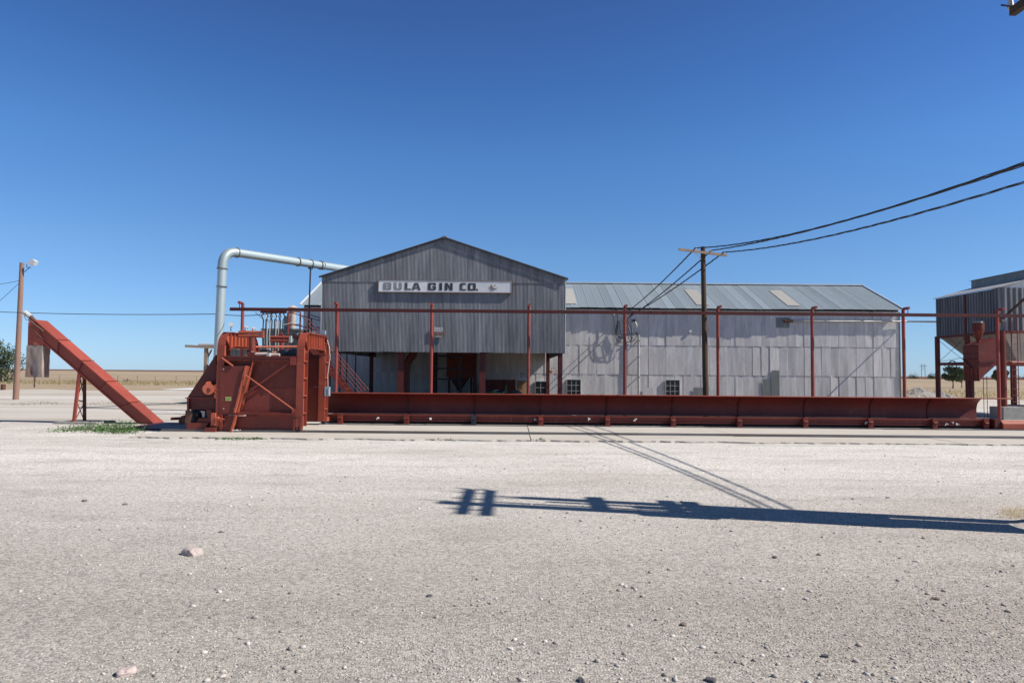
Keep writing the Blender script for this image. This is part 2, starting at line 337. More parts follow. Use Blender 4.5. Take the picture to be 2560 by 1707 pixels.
for (px, Y) in ((920,34.35),(1108,34.35),(1286,34.5),(1258,46.0),(852,45.6),(1000,46.0),(1090,43)):
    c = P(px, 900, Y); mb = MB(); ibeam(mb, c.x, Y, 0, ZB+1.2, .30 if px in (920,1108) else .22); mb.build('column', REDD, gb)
# ------------------------------------------------------------------ long building behind
YW, LX0, LX1 = 48.0, -14.7, 27.27
YR, ZR, YEV, ZEV = 53.2, 8.94, 47.5, 6.50
lb = thing('warehouse', 'long pale sheet-metal warehouse with a blue-grey roof behind the red trough', 'building', (6,YW,0))
ncol = 69; wc = (LX1-LX0)/ncol
z1s = 1.9+(857-863)*YW/1568; z1s = P(1800,863,YW).z; z2s = P(1800,796,YW).z
rows = [(0.0,z1s+.05),(z1s,z2s+.05),(z2s,6.42)]
mesh_rows = [corr_mesh('wall_sheet', wc+.03, b-a, GALVL, amp=.0045, seg=5) for a,b in rows]
skips = {}
for r_, (a,b) in enumerate(rows):
    for i in range(ncol):
        cx = LX0+wc*(i+.5)
        inst(mesh_rows[r_], 'wall_sheet', lb, (cx+random.uniform(-.01,.01), YW-.018*r_+(i%2)*.008, a), (random.uniform(-.003,.003),random.uniform(-.004,.004),random.gauss(0,.028)))
mb = MB(); mb.box(LX0,LX1,YW+.06,YW+.10,0,6.6); mb.build('wall_lining', DARKS, lb)
mb = MB(); mb.box(LX0,LX1,58.4,58.5,0,6.5); mb.build('rear_wall', GALVL, lb)
for x in (LX0-.0, LX1-.05):
    mb = MB(); mb.prism([(x,YW+.02,0),(x,58.4,0),(x,58.4,6.45),(x,YR,8.85),(x,YW+.02,6.5)], (.05,0,0)); mb.build('end_wall', GALVL, lb)
sl_len = math.hypot(YR-YEV, ZR-ZEV); ang = math.atan2(ZR-ZEV, YR-YEV)
rw = (LX1+.1-(LX0-.1))/ncol
rmesh = corr_mesh('roof_sheet', rw+.02, sl_len+.05, ROOFM, amp=.009, seg=4)
for v in rmesh.vertices: v.co = Vector((v.co.x, v.co.z, -v.co.y+(.02 if abs(v.co.x) > rw/2-.01 else 0)))   # lay it flat, rib along the laps
rmesh.update()
tmesh = corr_mesh('skylight_panel', rw*1.5, sl_len*.62, TANP, amp=.006, seg=4)
for v in tmesh.vertices: v.co = Vector((v.co.x, v.co.z, -v.co.y))
for i in range(ncol):
    cx = LX0-.1+rw*(i+.5)
    wob = noise.noise(Vector((cx*.22,1.3,0)))*.16+noise.noise(Vector((cx*.9,4,0)))*.05
    inst(rmesh, 'roof_sheet', lb, (cx, YEV-wob*.9, ZEV-wob*.45+random.uniform(-.01,.01)), (ang+.0,0,0))
for px, n in ((1311,1),(1618,1),(1828,1)):
    for k in range(n):
        c = P(px, 692, YEV+.4)
        inst(tmesh, 'skylight_panel', lb, (c.x, YEV+.75*math.cos(ang), ZEV+.75*math.sin(ang)+.04), (ang,0,0))
mb = MB(); mb.prism([(LX0-.1,YR,ZR-.05),(LX0-.1,58.9,6.3),(LX0-.1,58.9,6.34),(LX0-.1,YR,ZR-.01)], (LX1-LX0+.2,0,0)); mb.build('rear_roof', ROOFM, lb)
mb = MB(); mb.box(LX0-.1,LX1+.1,YR-.2,YR+.2,ZR+.0,ZR+.09); mb.build('ridge_cap', TRIM, lb)
mb = MB(); mb.beam((LX1+.13,YEV,ZEV+.03),(LX1+.13,YR,ZR+.03),.06,.12); mb.build('rake_trim', TRIM, lb)
mb = MB(); mb.beam((LX0-.13,YEV,ZEV+.03),(LX0-.13,YR,ZR+.03),.06,.12); mb.build('rake_trim', TRIM, lb)
mb = MB()
for i in range(16):
    x = LX0+1+i*2.6; mb.box(x-.04,x+.04,YEV+.05,YW-.05,ZEV-.08,ZEV+.02)
mb.build('rafter_tails', DARKS, lb)
mb = MB(); mb.box(LX1-.01,LX1+.03,YW-.09,YW+.1,0,6.4); mb.build('corner_trim', GALVD, lb)
# windows
def window(px, py0, w=.95, h=1.55, cols=3, rows_=4):
    c = P(px, py0, YW-.1); x0, zt = c.x-w/2, c.z; z0 = zt-h
    f = MB(); t = .03
    f.box(x0-t,x0,YW-.13,YW-.02,z0-t,zt+t); f.box(x0+w,x0+w+t,YW-.13,YW-.02,z0-t,zt+t)
    f.box(x0,x0+w,YW-.13,YW-.02,zt,zt+t); f.box(x0,x0+w,YW-.15,YW-.02,z0-t,z0)
    fo = f.build('window', FRAME, lb)
    mt = MB()
    for i in range(1,cols): mt.box(x0+w*i/cols-.012,x0+w*i/cols+.012,YW-.095,YW-.065,z0,zt)
    for j in range(1,rows_): 
        for i in range(cols): mt.box(x0+w*i/cols+.013,x0+w*(i+1)/cols-.013,YW-.095,YW-.065,z0+h*j/rows_-.012,z0+h*j/rows_+.012)
    mt.build('muntin', FRAME, fo)
    for i in range(cols):
        for j in range(rows_):
            g = MB(); g.box(x0+w*i/cols+.002,x0+w*(i+1)/cols-.002,YW-.06,YW-.05,z0+h*j/rows_+.002,z0+h*(j+1)/rows_-.002)
            p = g.build('pane', GLASS, fo)
window(1242,876,.75,1.3,2,3); window(1318,872); window(1545,873)
# patches, vents and boxes fixed to the wall
def patch(u0,v0,u1,v1,m=GALVD,name='wall_patch'):
    a = Z6(u0,v0,YW-.07); b = Z6(u1,v1,YW-.07); mb = MB(); me = corr_mesh(name, b.x-a.x, max(.3,a.z-max(b.z,.05)), m, amp=.005, seg=4)
    inst(me, name, lb, ((a.x+b.x)/2, YW-.062, max(b.z,.05)))
patch(1882,1232,1958,1560); patch(1803,1312,1878,1560); patch(1188,1385,1276,1560); patch(1926,762,2045,852)
patch(735,1385,825,1560,GALVL)
# wall lamp
wl = thing('wall_lamp', 'small round white lamp high on the warehouse wall left of the utility pole', 'lamp', Z6(1160,885,YW-.1))
c = Z6(1160,885,YW-.12); mb = MB(); mb.ring(c+Vector((0,.03,0)),(0,1,0),.12,.08,14); mb.build('housing', WHITE, wl, True)
mb = MB(); mb.ring(c+Vector((0,-.03,0)),(0,1,0),.09,.03,14); mb.build('lens', FRAME, wl, True)
# ------------------------------------------------------------------ main sign
sc_ = P(1022,657,YF-.12)
sg = thing('building_sign', 'long white lettered company sign across the front of the grey gable', 'sign', sc_)
def ZS_(u,v,Y=YF-.12): return S(940+u/6.533, 680+v/6.533, Y)
a = ZS_(45,135); b = ZS_(2215,328); sx0, sx1 = a.x, b.x; tilt = (ZS_(2215,155).z-ZS_(45,133).z)
yb = YF-.105; hgt = a.z-ZS_(45,318).z; sz1 = a.z; sz0 = sz1-hgt
nP = 3; bx = [sx0, ZS_(838,200).x, ZS_(1428,200).x, sx1]
for i in range(nP):
    mb = MB(); mb.box(bx[i]+.004,bx[i+1]-.004,yb,yb+.03,sz0,sz1); mb.build('sign_panel', WHITE, sg)
mb = MB(); t=.035
mb.box(sx0-t,sx1+t,yb-.02,yb+.08,sz1,sz1+t); mb.box(sx0-t,sx1+t,yb-.02,yb+.08,sz0-t,sz0); mb.box(sx0-t,sx0,yb-.02,yb+.08,sz0,sz1); mb.box(sx1,sx1+t,yb-.02,yb+.08,sz0,sz1)
mb.build('sign_frame', SIGNE, sg)
def to_mesh(name, cu):
    t_ = bpy.data.objects.new('tmp', cu); col.objects.link(t_); bpy.context.view_layer.update()
    me = bpy.data.meshes.new_from_object(t_.evaluated_get(bpy.context.evaluated_depsgraph_get())); me.name = name
    bpy.data.objects.remove(t_); o = bpy.data.objects.new(name, me); col.objects.link(o); return o
def curve_letter(name, loops, m, parent, x, z, s, y, ext=.004):
    cu = bpy.data.curves.new(name, 'CURVE'); cu.dimensions = '2D'; cu.fill_mode = 'BOTH'; cu.extrude = ext
    for lp in loops:
        sp = cu.splines.new('POLY'); sp.points.add(len(lp)-1); sp.use_cyclic_u = True
        for p, (a,b) in zip(sp.points, lp): p.co = (a*s, b*s, 0, 1)
    cu.materials.append(m)
    o = to_mesh(name, cu); o.parent = parent; o_ = org(parent)
    o.location = Vector((x,y,z))-o_; o.rotation_euler = (R(90),0,0); return o
def rr(x0,y0,x1,y1,c=.2): # rounded rectangle, several points a corner
    out = []
    for (cx,cy,a0) in ((x1-c,y1-c,0),(x0+c,y1-c,90),(x0+c,y0+c,180),(x1-c,y0+c,270)):
        for k in range(4): t = R(a0+30*k); out.append((cx+c*math.cos(t), cy+c*math.sin(t)))
    return out
V,H = .36,.2   # vertical and horizontal stroke, letter height 1, width 1.05
L = {
 'B': [rr(0,0,1.08,1,.16), rr(V,H,1.08-V*.9,.42,.06), rr(V,.58,1.08-V*.95,1-H,.06)],
 'U': [[(0,1),(V,1),(V,.3),(V+.06,H),(1.05-V-.06,H),(1.05-V,.3),(1.05-V,1),(1.05,1),(1.05,.16),(.97,.04),(.86,0),(.19,0),(.08,.04),(0,.16)]],
 'L': [[(0,0),(.85,0),(.85,H),(V,H),(V,1),(0,1)]],
 'A': [[(0,0),(.36,1),(.84,1),(1.2,0),(.86,0),(.79,.2),(.41,.2),(.34,0)], [(.47,.36),(.73,.36),(.6,.78)]],
 'G': [[(.16,1),(.95,1),(1.08,.9),(1.08,.66),(.74,.66),(.74,.8),(V,.8),(V,.2),(.74,.2),(.74,.38),(.58,.38),(.58,.55),(1.08,.55),(1.08,.12),(.96,0),(.14,0),(.03,.06),(0,.16),(0,.84),(.05,.95)]],
 'I': [[(0,0),(V+.02,0),(V+.02,1),(0,1)]],
 'N': [[(0,0),(0,1),(.36,1),(.72,.42),(.72,1),(1.06,1),(1.06,0),(.70,0),(.34,.58),(.34,0)]],
 'C': [[(.16,1),(.86,1),(.86,.8),(V,.8),(V,.2),(.86,.2),(.86,0),(.14,0),(.03,.06),(0,.16),(0,.84),(.05,.95)]],
 'O': [rr(0,0,1.08,1,.17), rr(V,H,1.08-V,1-H,.08)],
 '.': [rr(0,0,.27,.24,.1)],
}
lh = ZS_(0,165).z-ZS_(0,285).z
for ch,u,m in (('B',120,GREYL),('U',295,GREYL),('L',470,MIDL),('A',585,MIDL),('G',850,BLACK),('I',1035,BLACK),('N',1125,BLACK),('C',1368,MIDL),('O',1500,BLACK),('.',1636,BLACK)):
    p = ZS_(u,200); fade = {GREYL:'letter faded to grey',MIDL:None}.get(m)
    o = curve_letter('letter', L[ch], m, sg, p.x, (sz0+sz1)/2-lh/2-.01, lh, yb-.008)
    if m is GREYL: o['label'] = 'sun-faded grey letter %s' % ch
mb = MB()
for pts in ([(1890,200),(1900,240),(1915,262),(1890,308)],[(1955,210),(1930,235),(1912,262)],[(1865,235),(1885,250),(1912,258)],[(1975,262),(1950,272),(1915,265)],[(1912,262),(1945,285)],[(1870,255),(1895,275)]):
    mb.tube([ZS_(a_,b_,yb-.004) for a_,b_ in pts], .022, 5)
mb.build('cotton_emblem', BROWNL, sg)
# other signs
def text(body, size, x, y, z, m, parent, sx=1.0, name='lettering'):
    cu = bpy.data.curves.new(name, 'FONT'); cu.body = body; cu.size = size; cu.align_x = 'CENTER'; cu.align_y = 'CENTER'; cu.extrude = .002; cu.offset = .004; cu.materials.append(m)
    o = to_mesh(name, cu); o.parent = parent; o.location = Vector((x,y,z))-org(parent); o.rotation_euler = (R(90),0,0); o.scale = (sx,1,1); return o
REDL = paint('faded_red_lettering', (.26,.06,.05), (.34,.14,.12), .8)
SGRY = paint('weathered_sign_face', (.20,.19,.18), (.12,.11,.10), .8, 0, 6, dirt=(.3,.28,.26), damt=.6)
def small_sign(name, label, a, b, y, face, lines):
    s_ = thing(name, label, 'sign', ((a.x+b.x)/2,y,b.z)); w_, h_ = b.x-a.x, a.z-b.z
    mb = MB(); mb.box(a.x,b.x,y,y+.02,b.z,a.z); mb.build('sign_board', face, s_)
    mb = MB(); mb.box(b.x,b.x+.02,y-.01,y+.03,b.z,a.z); mb.box(a.x-.02,a.x,y-.01,y+.03,b.z,a.z); mb.build('sign_edge', SIGNE, s_)
    for t_, fz, m, fw_ in lines:
        text(t_, h_*.27, (a.x+b.x)/2, y-.004, b.z+h_*fz, m, s_, w_*.88/(len(t_)*h_*.27*.60))
a = S(1083,817,YF-.09); b = S(1110,844,YF-.09)
small_sign('warning_sign', 'small weathered no-entry notice with red band on the corrugated gable wall', a, b, YF-.09, SGRY, [('PRIVATE',.84,WHITE,1),('PROPERTY',.62,WHITE,1),('KEEP OUT',.36,REDL,1),('------------',.12,WHITE,1)])
a = Z5(1828,325,46.7); b = Z5(1905,405,46.7)
small_sign('warning_sign', 'white private property keep out sign above the plywood cabinet', a, b, 46.7, WHITE, [('PRIVATE',.84,BLACK,1),('PROPERTY',.61,BLACK,1),('KEEP OUT',.36,REDL,1),('------------',.1,GREYL,1)])

# ------------------------------------------------------------------ things under the raised front
DIMF = ground_mat('added_dark_floor', [(.13,.12,.11),(.08,.075,.07)], [(.5,.4,.6,.8,(1,1,1))])
mb = MB(); mb.box(X0-.3,X1+.1,27.2,YW-.1,0,.03); struct(mb, 'added_bay_floor', DIMF)  # unseen dark floor and apron, added to cut light bounced into the bay
DIMS = ground_mat('added_dark_ground', [(.21,.17,.135),(.15,.12,.09),(.27,.23,.18)], [(.3,.4,.6,.8,(1,1,1)),(1.2,.5,.7,.6,(1,1,1))])
mb = MB(); pts = wavy(X1+.3,19.5,27.3,22,1.0,s=4)+[(20.5,31),(24,40),(27,47.9),(X1+.3,47.9)]; mb.add([(x,y,.012) for x,y in pts], [tuple(range(len(pts)))]); struct(mb, 'added_dark_strip', DIMS)  # unseen dark strip, added to weaken ground bounce on the warehouse wall
cb = thing('plywood_cabinet', 'brown plywood cabinet beside the barred window under the gable', 'cabinet', (P(1200,900,46).x,46,0))
a = Z5(1812,410,46.2); b = Z5(1905,560,46.2); mb = MB(); mb.box(a.x,b.x,46.2,46.8,0,a.z); mb.build('body', PLY, cb)
mb = MB(); mb.box(a.x+.02,(a.x+b.x)/2-.01,46.17,46.195,.1,a.z-.03); mb.build('door', PLY, cb)
mb = MB(); mb.box((a.x+b.x)/2+.01,b.x-.02,46.17,46.195,.1,a.z-.03); mb.build('door', PLY, cb)
mb = MB(); mb.box((a.x+b.x)/2-.03,(a.x+b.x)/2+.03,46.12,46.17,.9,1.0); mb.build('latch', DUCTR, cb)
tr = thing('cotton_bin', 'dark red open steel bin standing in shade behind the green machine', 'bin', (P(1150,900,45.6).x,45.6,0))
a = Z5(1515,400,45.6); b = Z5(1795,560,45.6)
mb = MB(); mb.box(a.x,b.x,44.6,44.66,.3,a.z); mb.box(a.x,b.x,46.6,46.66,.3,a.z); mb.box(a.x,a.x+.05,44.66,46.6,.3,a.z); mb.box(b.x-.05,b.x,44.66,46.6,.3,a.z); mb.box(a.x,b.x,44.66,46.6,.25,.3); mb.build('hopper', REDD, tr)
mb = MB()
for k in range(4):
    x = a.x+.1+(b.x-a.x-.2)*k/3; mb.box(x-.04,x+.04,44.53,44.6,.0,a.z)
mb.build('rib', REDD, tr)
gm = thing('green_machine', 'low green farm machine with white curved hoses under the raised front', 'machine', (P(1150,900,41).x,41,0))
c = lambda u,v,Y=41: Z5(u,v,Y)
mb = MB(); p = c(1595,520); q = c(1780,560); mb.prism([(c(1370,560).x,40.6,.3),(q.x,40.6,.3),(q.x,40.6,.62),(p.x+.3,40.6,.7),(p.x,40.6,.86),(c(1560,540).x,40.6,.66),(c(1370,560).x,40.6,.62)], (0,.9,0)); mb.build('body', GREENP, gm)
mb = MB(); mb.prism([c(1695,505),c(1708,450),c(1720,455),c(1712,508)], (0,.12,0)); mb.build('lever', GREENP, gm)
for k,(u,v) in enumerate(((1620,505),(1660,510),(1705,520),(1745,525))):
    mb = MB(); p = c(u,v,40.9); mb.tube([p+Vector((-.3,0,-.3)),p+Vector((-.15,-.05,.02)),p+Vector((.1,0,.05)),p+Vector((.35,.05,-.35))], .05, 8); mb.build('hose', FRAME if k%2 == 0 else DARKS, gm, True)
for dx in (-.9,.9):
    mb = MB(); mb.ring((c(1660,500).x+dx,40.55,.45),(0,1,0),.45,.25,20); mb.build('wheel', DARKS, gm, True)
# dark stacking frame
rk = thing('storage_rack', 'tall dark blue steel frame rack standing under the raised front', 'rack', (P(1020,900,41).x,41,0))
a = Z5(1045,180,41); b = Z5(1280,560,41)
for x in (a.x,b.x):
    for y in (41,42.2):
        mb = MB(); mb.box(x-.04,x+.04,y-.04,y+.04,0,a.z-.05); mb.build('upright', DARKS, rk)
for z in (a.z, Z5(0,285,41).z, Z5(0,385,41).z):
    mb = MB(); mb.box(a.x-.04,b.x+.04,40.95,41.05,z-.05,z+.03); mb.box(a.x-.04,b.x+.04,42.15,42.25,z-.05,z+.03); mb.box(b.x-.04,b.x+.04,41.05,42.15,z-.05,z+.03); mb.box(a.x-.04,a.x+.04,41.05,42.15,z-.05,z+.03); mb.build('shelf_frame', DARKS, rk)
# red ginning machinery and duct inside
gm2 = thing('gin_machine', 'dark red cleaning machine and hopper deep in the shade behind the rack', 'machine', (P(1070,900,46.3).x,46.3,0))
a = Z5(1170,160,46.3); b = Z5(1410,380,46.3)
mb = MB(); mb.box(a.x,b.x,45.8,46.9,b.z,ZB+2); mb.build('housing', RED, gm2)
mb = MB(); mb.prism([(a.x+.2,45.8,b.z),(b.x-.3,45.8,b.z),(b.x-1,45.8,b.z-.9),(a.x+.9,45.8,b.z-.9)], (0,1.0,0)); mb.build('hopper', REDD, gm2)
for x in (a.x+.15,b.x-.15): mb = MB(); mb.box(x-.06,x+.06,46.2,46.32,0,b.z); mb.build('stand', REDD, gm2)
dk = thing('curved_duct', 'dark red curved duct bending up to the roof beside the front column', 'duct', (P(945,900,38).x,38,0))
mb = MB(); mb.tube([Z5(790,560,38)-Vector((0,0,.5)),Z5(790,330,38),Z5(800,260,38),Z5(820,215,38),Z5(850,175,38),Z5(880,110,38)], .22, 14); mb.build('pipe', REDD, dk, True)
ab = thing('alarm_box', 'small orange box with wire guard on the right column under the gable', 'box', Z5(2120,325,45.7))
a = Z5(2105,318,45.7); b = Z5(2133,338,45.7); mb = MB(); mb.box(a.x,b.x,45.6,45.75,b.z,a.z); mb.build('body', REDB, ab)
mb = MB(); cc = Z5(2145,322,45.6); mb.tube([cc+Vector((.18*math.cos(t),0,.22*math.sin(t))) for t in [i*math.pi/6 for i in range(13)]], .018, 5); mb.build('guard', REDB, ab)

# ------------------------------------------------------------------ overhead track and its posts
YP, YB = 29.0, 28.65
zbar = P(1214,715,YB).z
a = P(528,711,YB); 
ot = thing('overhead_track', 'thin dark red overhead track running the whole width above the trough', 'track', (0,YB,zbar))
mb = MB(); mb.beam((a.x,YB,zbar),(24.5,YB,zbar),.06,.11); mb.beam((a.x,YB,zbar-.07),(24.5,YB,zbar-.07),.12,.02); mb.build('beam', REDD, ot)
px_posts = [553,773,991,1214,1435,1649,1866,2076,2292]
ords = ['first','second','third','fourth','fifth','sixth','seventh','eighth','ninth']
first = None
for i, px in enumerate(px_posts):
    x = P(px if px != 553 else 555, 800, YP).x; lab = 'slim red pipe post carrying the overhead track, %s from the left' % ords[i]
    if i == 8: lab = 'slim red pipe post nearest the raised bin, at the right end of the trough'
    if first is None:
        first = thing('track_post', lab, 'post', (x,YP,0), 'red pipe posts of the overhead track')
        mb = MB(); mb.tube([(x,YP,0),(x,YP,zbar+.22)], .068, 12); mb.build('post', POSTR, first, True)
        mb = MB(); mb.tube([(x,YP,zbar+.2),(x,YP-.06,zbar+.27),(x,YP-.42,zbar+.27)], .06, 10); mb.build('arm', POSTR, first, True)
        mb = MB(); mb.tube([(x,YB,zbar+.25),(x,YB,zbar+.05)], .018, 6); mb.build('hanger', REDD, first)
        mb = MB(); mb.ring((x,YP,.02),(0,0,1),.16,.04,12); mb.build('base_plate', RED, first)
    else: copy_tree(first, (x,YP,0), lab)
# festoon cable
fc = thing('festoon_cable', 'black looped festoon cable bunched under the left end of the overhead track', 'cable', (P(680,712,YB).x,YB,zbar))
xsL = [S(620+u/10.69,780,YB).x for u in (400,505,625,740,855,960)]
for i, x in enumerate(xsL):
    mb = MB(); mb.box(x-.1,x+.1,YB-.06,YB+.06,zbar-.17,zbar-.085); mb.ring((x-.06,YB,zbar-.075),(0,1,0),.03,.16,8); mb.ring((x+.06,YB,zbar-.075),(0,1,0),.03,.16,8); mb.build('trolley', REDD, fc)
for i in range(5):
    xa, xb = xsL[i], xsL[i+1]; mid = (xa+xb)/2; zz = zbar-.17; pts = []
    g = .055
    pts = [(xa,YB,zz),(xa+.02,YB,zz-.02),(mid-g-.06,YB-.05,zz-.12),(mid-g,YB,zz-.3),(mid-g-.02,YB,zz-1.0),(mid-g+.01,YB+.02,zz-1.9),(mid-g,YB,zz-2.6),(mid,YB,zz-2.75),(mid+g,YB,zz-2.6),(mid+g+.02,YB,zz-1.6),(mid+g-.01,YB,zz-.9),(mid+g,YB,zz-.3),(mid+g+.06,YB+.05,zz-.12),(xb-.02,YB,zz-.02),(xb,YB,zz)]
    mb = MB(); mb.tube(pts, .026, 7); mb.build('loop', BLKRUB if i%2 == 0 else PALEC, fc, True)
mb = MB(); p0 = S(638,780,YB); p1 = S(745,798,YB+1); pts = [p0.lerp(p1,t)+Vector((0,0,-.75*4*t*(1-t)*.5)) for t in [i/14 for i in range(15)]]
mb.tube(pts,.014,6); mb.build('slack_wire', PALEC, fc, True)
# incoming thin wire at the left
def wire(name, label, pts_, r, m, sag=0, n=24, twist=0, strands=1, tr_=.03, group=None):
    mb = MB(); 
    for k in range(strands):
        pp = []
        for j in range(len(pts_)-1):
            a_, b_ = Vector(pts_[j]), Vector(pts_[j+1]); N = n if not twist else max(n,int((b_-a_).length*7)); hz = (b_-a_).cross(Vector((0,0,1))).normalized()
            for i in range(N+1):
                if j and i == 0: continue
                t = i/N; p = a_.lerp(b_,t)-Vector((0,0,4*sag*t*(1-t)))
                if strands > 1: th = twist*(b_-a_).length*t+2*math.pi*k/strands+.5*math.sin(t*23); p = p+hz*tr_*math.cos(th)+Vector((0,0,1))*tr_*math.sin(th)
                pp.append(p)
        mb.tube(pp, r, 5)
    return tag(mb.build(name, m), label, 'wire', group)
wire('power_wire', 'thin dark wire crossing the sky from the left edge to the track end', [P(-120,711,37), P(500,721,33), P(648,716,YB)], .018, BLKRUB, .12)
# ------------------------------------------------------------------ trough
YT = 24.85
tx0, tx1 = P(752,930,YT).x, P(2244,930,YT).x
tg = thing('feeder_trough', 'long dark red curved steel trough wall standing along the concrete slab', 'trough', ((tx0+tx1)/2,YT,0))
zb_, zt_ = .40, P(1500,908.5,YT-.45).z
seams = [tx0]+[P(x,930,YT).x for x in (938,1090,1241,1393,1544,1696,1847,1998,2130)]+[tx1]
prof = [(0,zb_),(0.02,zb_+.2),(0.015,zb_+.36),(-.03,zb_+.50),(-.11,zb_+.60),(-.24,zt_-.035),(-.42,zt_),(-.45,zt_)]
for i in range(len(seams)-1):
    a_, b_ = seams[i]+.004, seams[i+1]-.004; mb = MB()
    dy = random.uniform(-.015,.015)
    n = len(prof); vs = []; fs = []
    for th in (0,.012):
        for x in (a_,b_):
            for (y,z) in prof: vs.append((x,YT+y+th+dy,z-th*.5))
    for k in range(n-1):
        fs.append((k,k+1,n+k+1,n+k)); fs.append((2*n+k,3*n+k,3*n+k+1,2*n+k+1)); fs.append((k,2*n+k,2*n+k+1,k+1)); fs.append((n+k,n+k+1,3*n+k+1,3*n+k))
    fs += [(0,n,3*n,2*n),(n-1,3*n-1,4*n-1,2*n-1)]
    mb.add(vs,fs); mb.build('trough_panel', REDT, tg, True)
    if i:
        mb = MB(); mb.prism([(seams[i]-.02,YT+y-.01,z) for y,z in prof]+[(seams[i]-.02,YT+y-.03,z-.012) for y,z in prof[::-1]], (.04,0,0)); mb.build('seam_strip', REDD, tg)
mb = MB(); mb.tube([(tx0,YT-.45,zt_+.0),(tx1+.95,YT-.45,zt_+.0)], .022, 8); mb.build('top_rail', REDP, tg, True)
mb = MB()
for i in range(1,len(seams)): 
    x = seams[i]; mb.beam((x,YT+.04,zb_),(x,YT+.55,.1),.07,.07); mb.beam((x,YT+.04,zt_-.2),(x,YT+.55,.1),.06,.06)
mb.build('rear_brace', RED, tg)
# bed, lower channel beam and feet
bed = thing('conveyor_bed', 'low red conveyor bed frame under the trough wall on short feet', 'conveyor', (5,24.1,0))
bx0, bx1 = P(752,970,23.95).x, P(2300,970,23.95).x
mb = MB(); mb.box(bx0,bx1,23.98,YT-.03,.375,.392); mb.build('bed_plate', REDD, bed)
nb = 11; 
for i in range(nb):
    a_, b_ = bx0+(bx1-bx0)*i/nb+.002, bx0+(bx1-bx0)*(i+1)/nb-.002
    mb = MB(); mb.box(a_,b_,23.93,23.96,.21,.40); mb.box(a_,b_,23.86,23.93,.385,.41); mb.box(a_,b_,23.86,23.93,.20,.215); mb.build('side_beam', RED, bed)
fxs = [P(px,975,23.85).x for px in (782,934,1088,1242,1395,1545,1697,1848,1997,2144,2262)]
for i, x in enumerate(fxs):
    mb = MB(); mb.box(x-.085,x+.085,23.74,23.85,.12,.44); mb.box(x-.10,x+.10,23.70,23.9,.088,.12); mb.tube([(x-.07,23.72,.3),(x+.07,23.72,.3)],.035,8); mb.build('foot', RED if i != 2 else DARKS, bed)
for i in range(22):
    x = bx0+.6+i*(bx1-bx0-1)/21; mb = MB(); mb.box(x-.05,x+.05,24.3,24.4,.09,.374); mb.build('leg', REDD, bed)
mb = MB(); mb.tube([(bx0,24.15,.16),(bx1,24.15,.16)],.05,10); mb.build('drive_shaft', DARKS, bed, True)
wg = MB()
for i in range(9):
    x = bx0+1.5+random.random()*(bx1-bx0-2); z = random.uniform(.25,.41); 
    for k in range(3): wg.beam((x+random.uniform(-.04,.04),23.83,z),(x+random.uniform(-.08,.08),23.80,z-random.uniform(.02,.09)),.02,.02)
tag(wg.build('lint_tufts', WHITE), kind='stuff', label='white tufts of cotton lint caught along the lower red beam')
eb = thing('end_beam', 'short paler red beam lying past the right end of the trough', 'beam', (P(2320,976,23.7).x,23.7,0))
a_ = P(2300,966,23.6).x; mb = MB(); mb.prism([(a_,23.5,.12),(a_,23.5,.30),(a_,23.62,.40),(a_,23.9,.40),(a_,23.9,.12)], (4,0,0)); mb.build('beam', REDB, eb)
mb = MB(); mb.box(a_-.22,a_-.02,23.6,23.9,.09,.45); mb.build('end_block', REDD, eb)

exec_parts = True
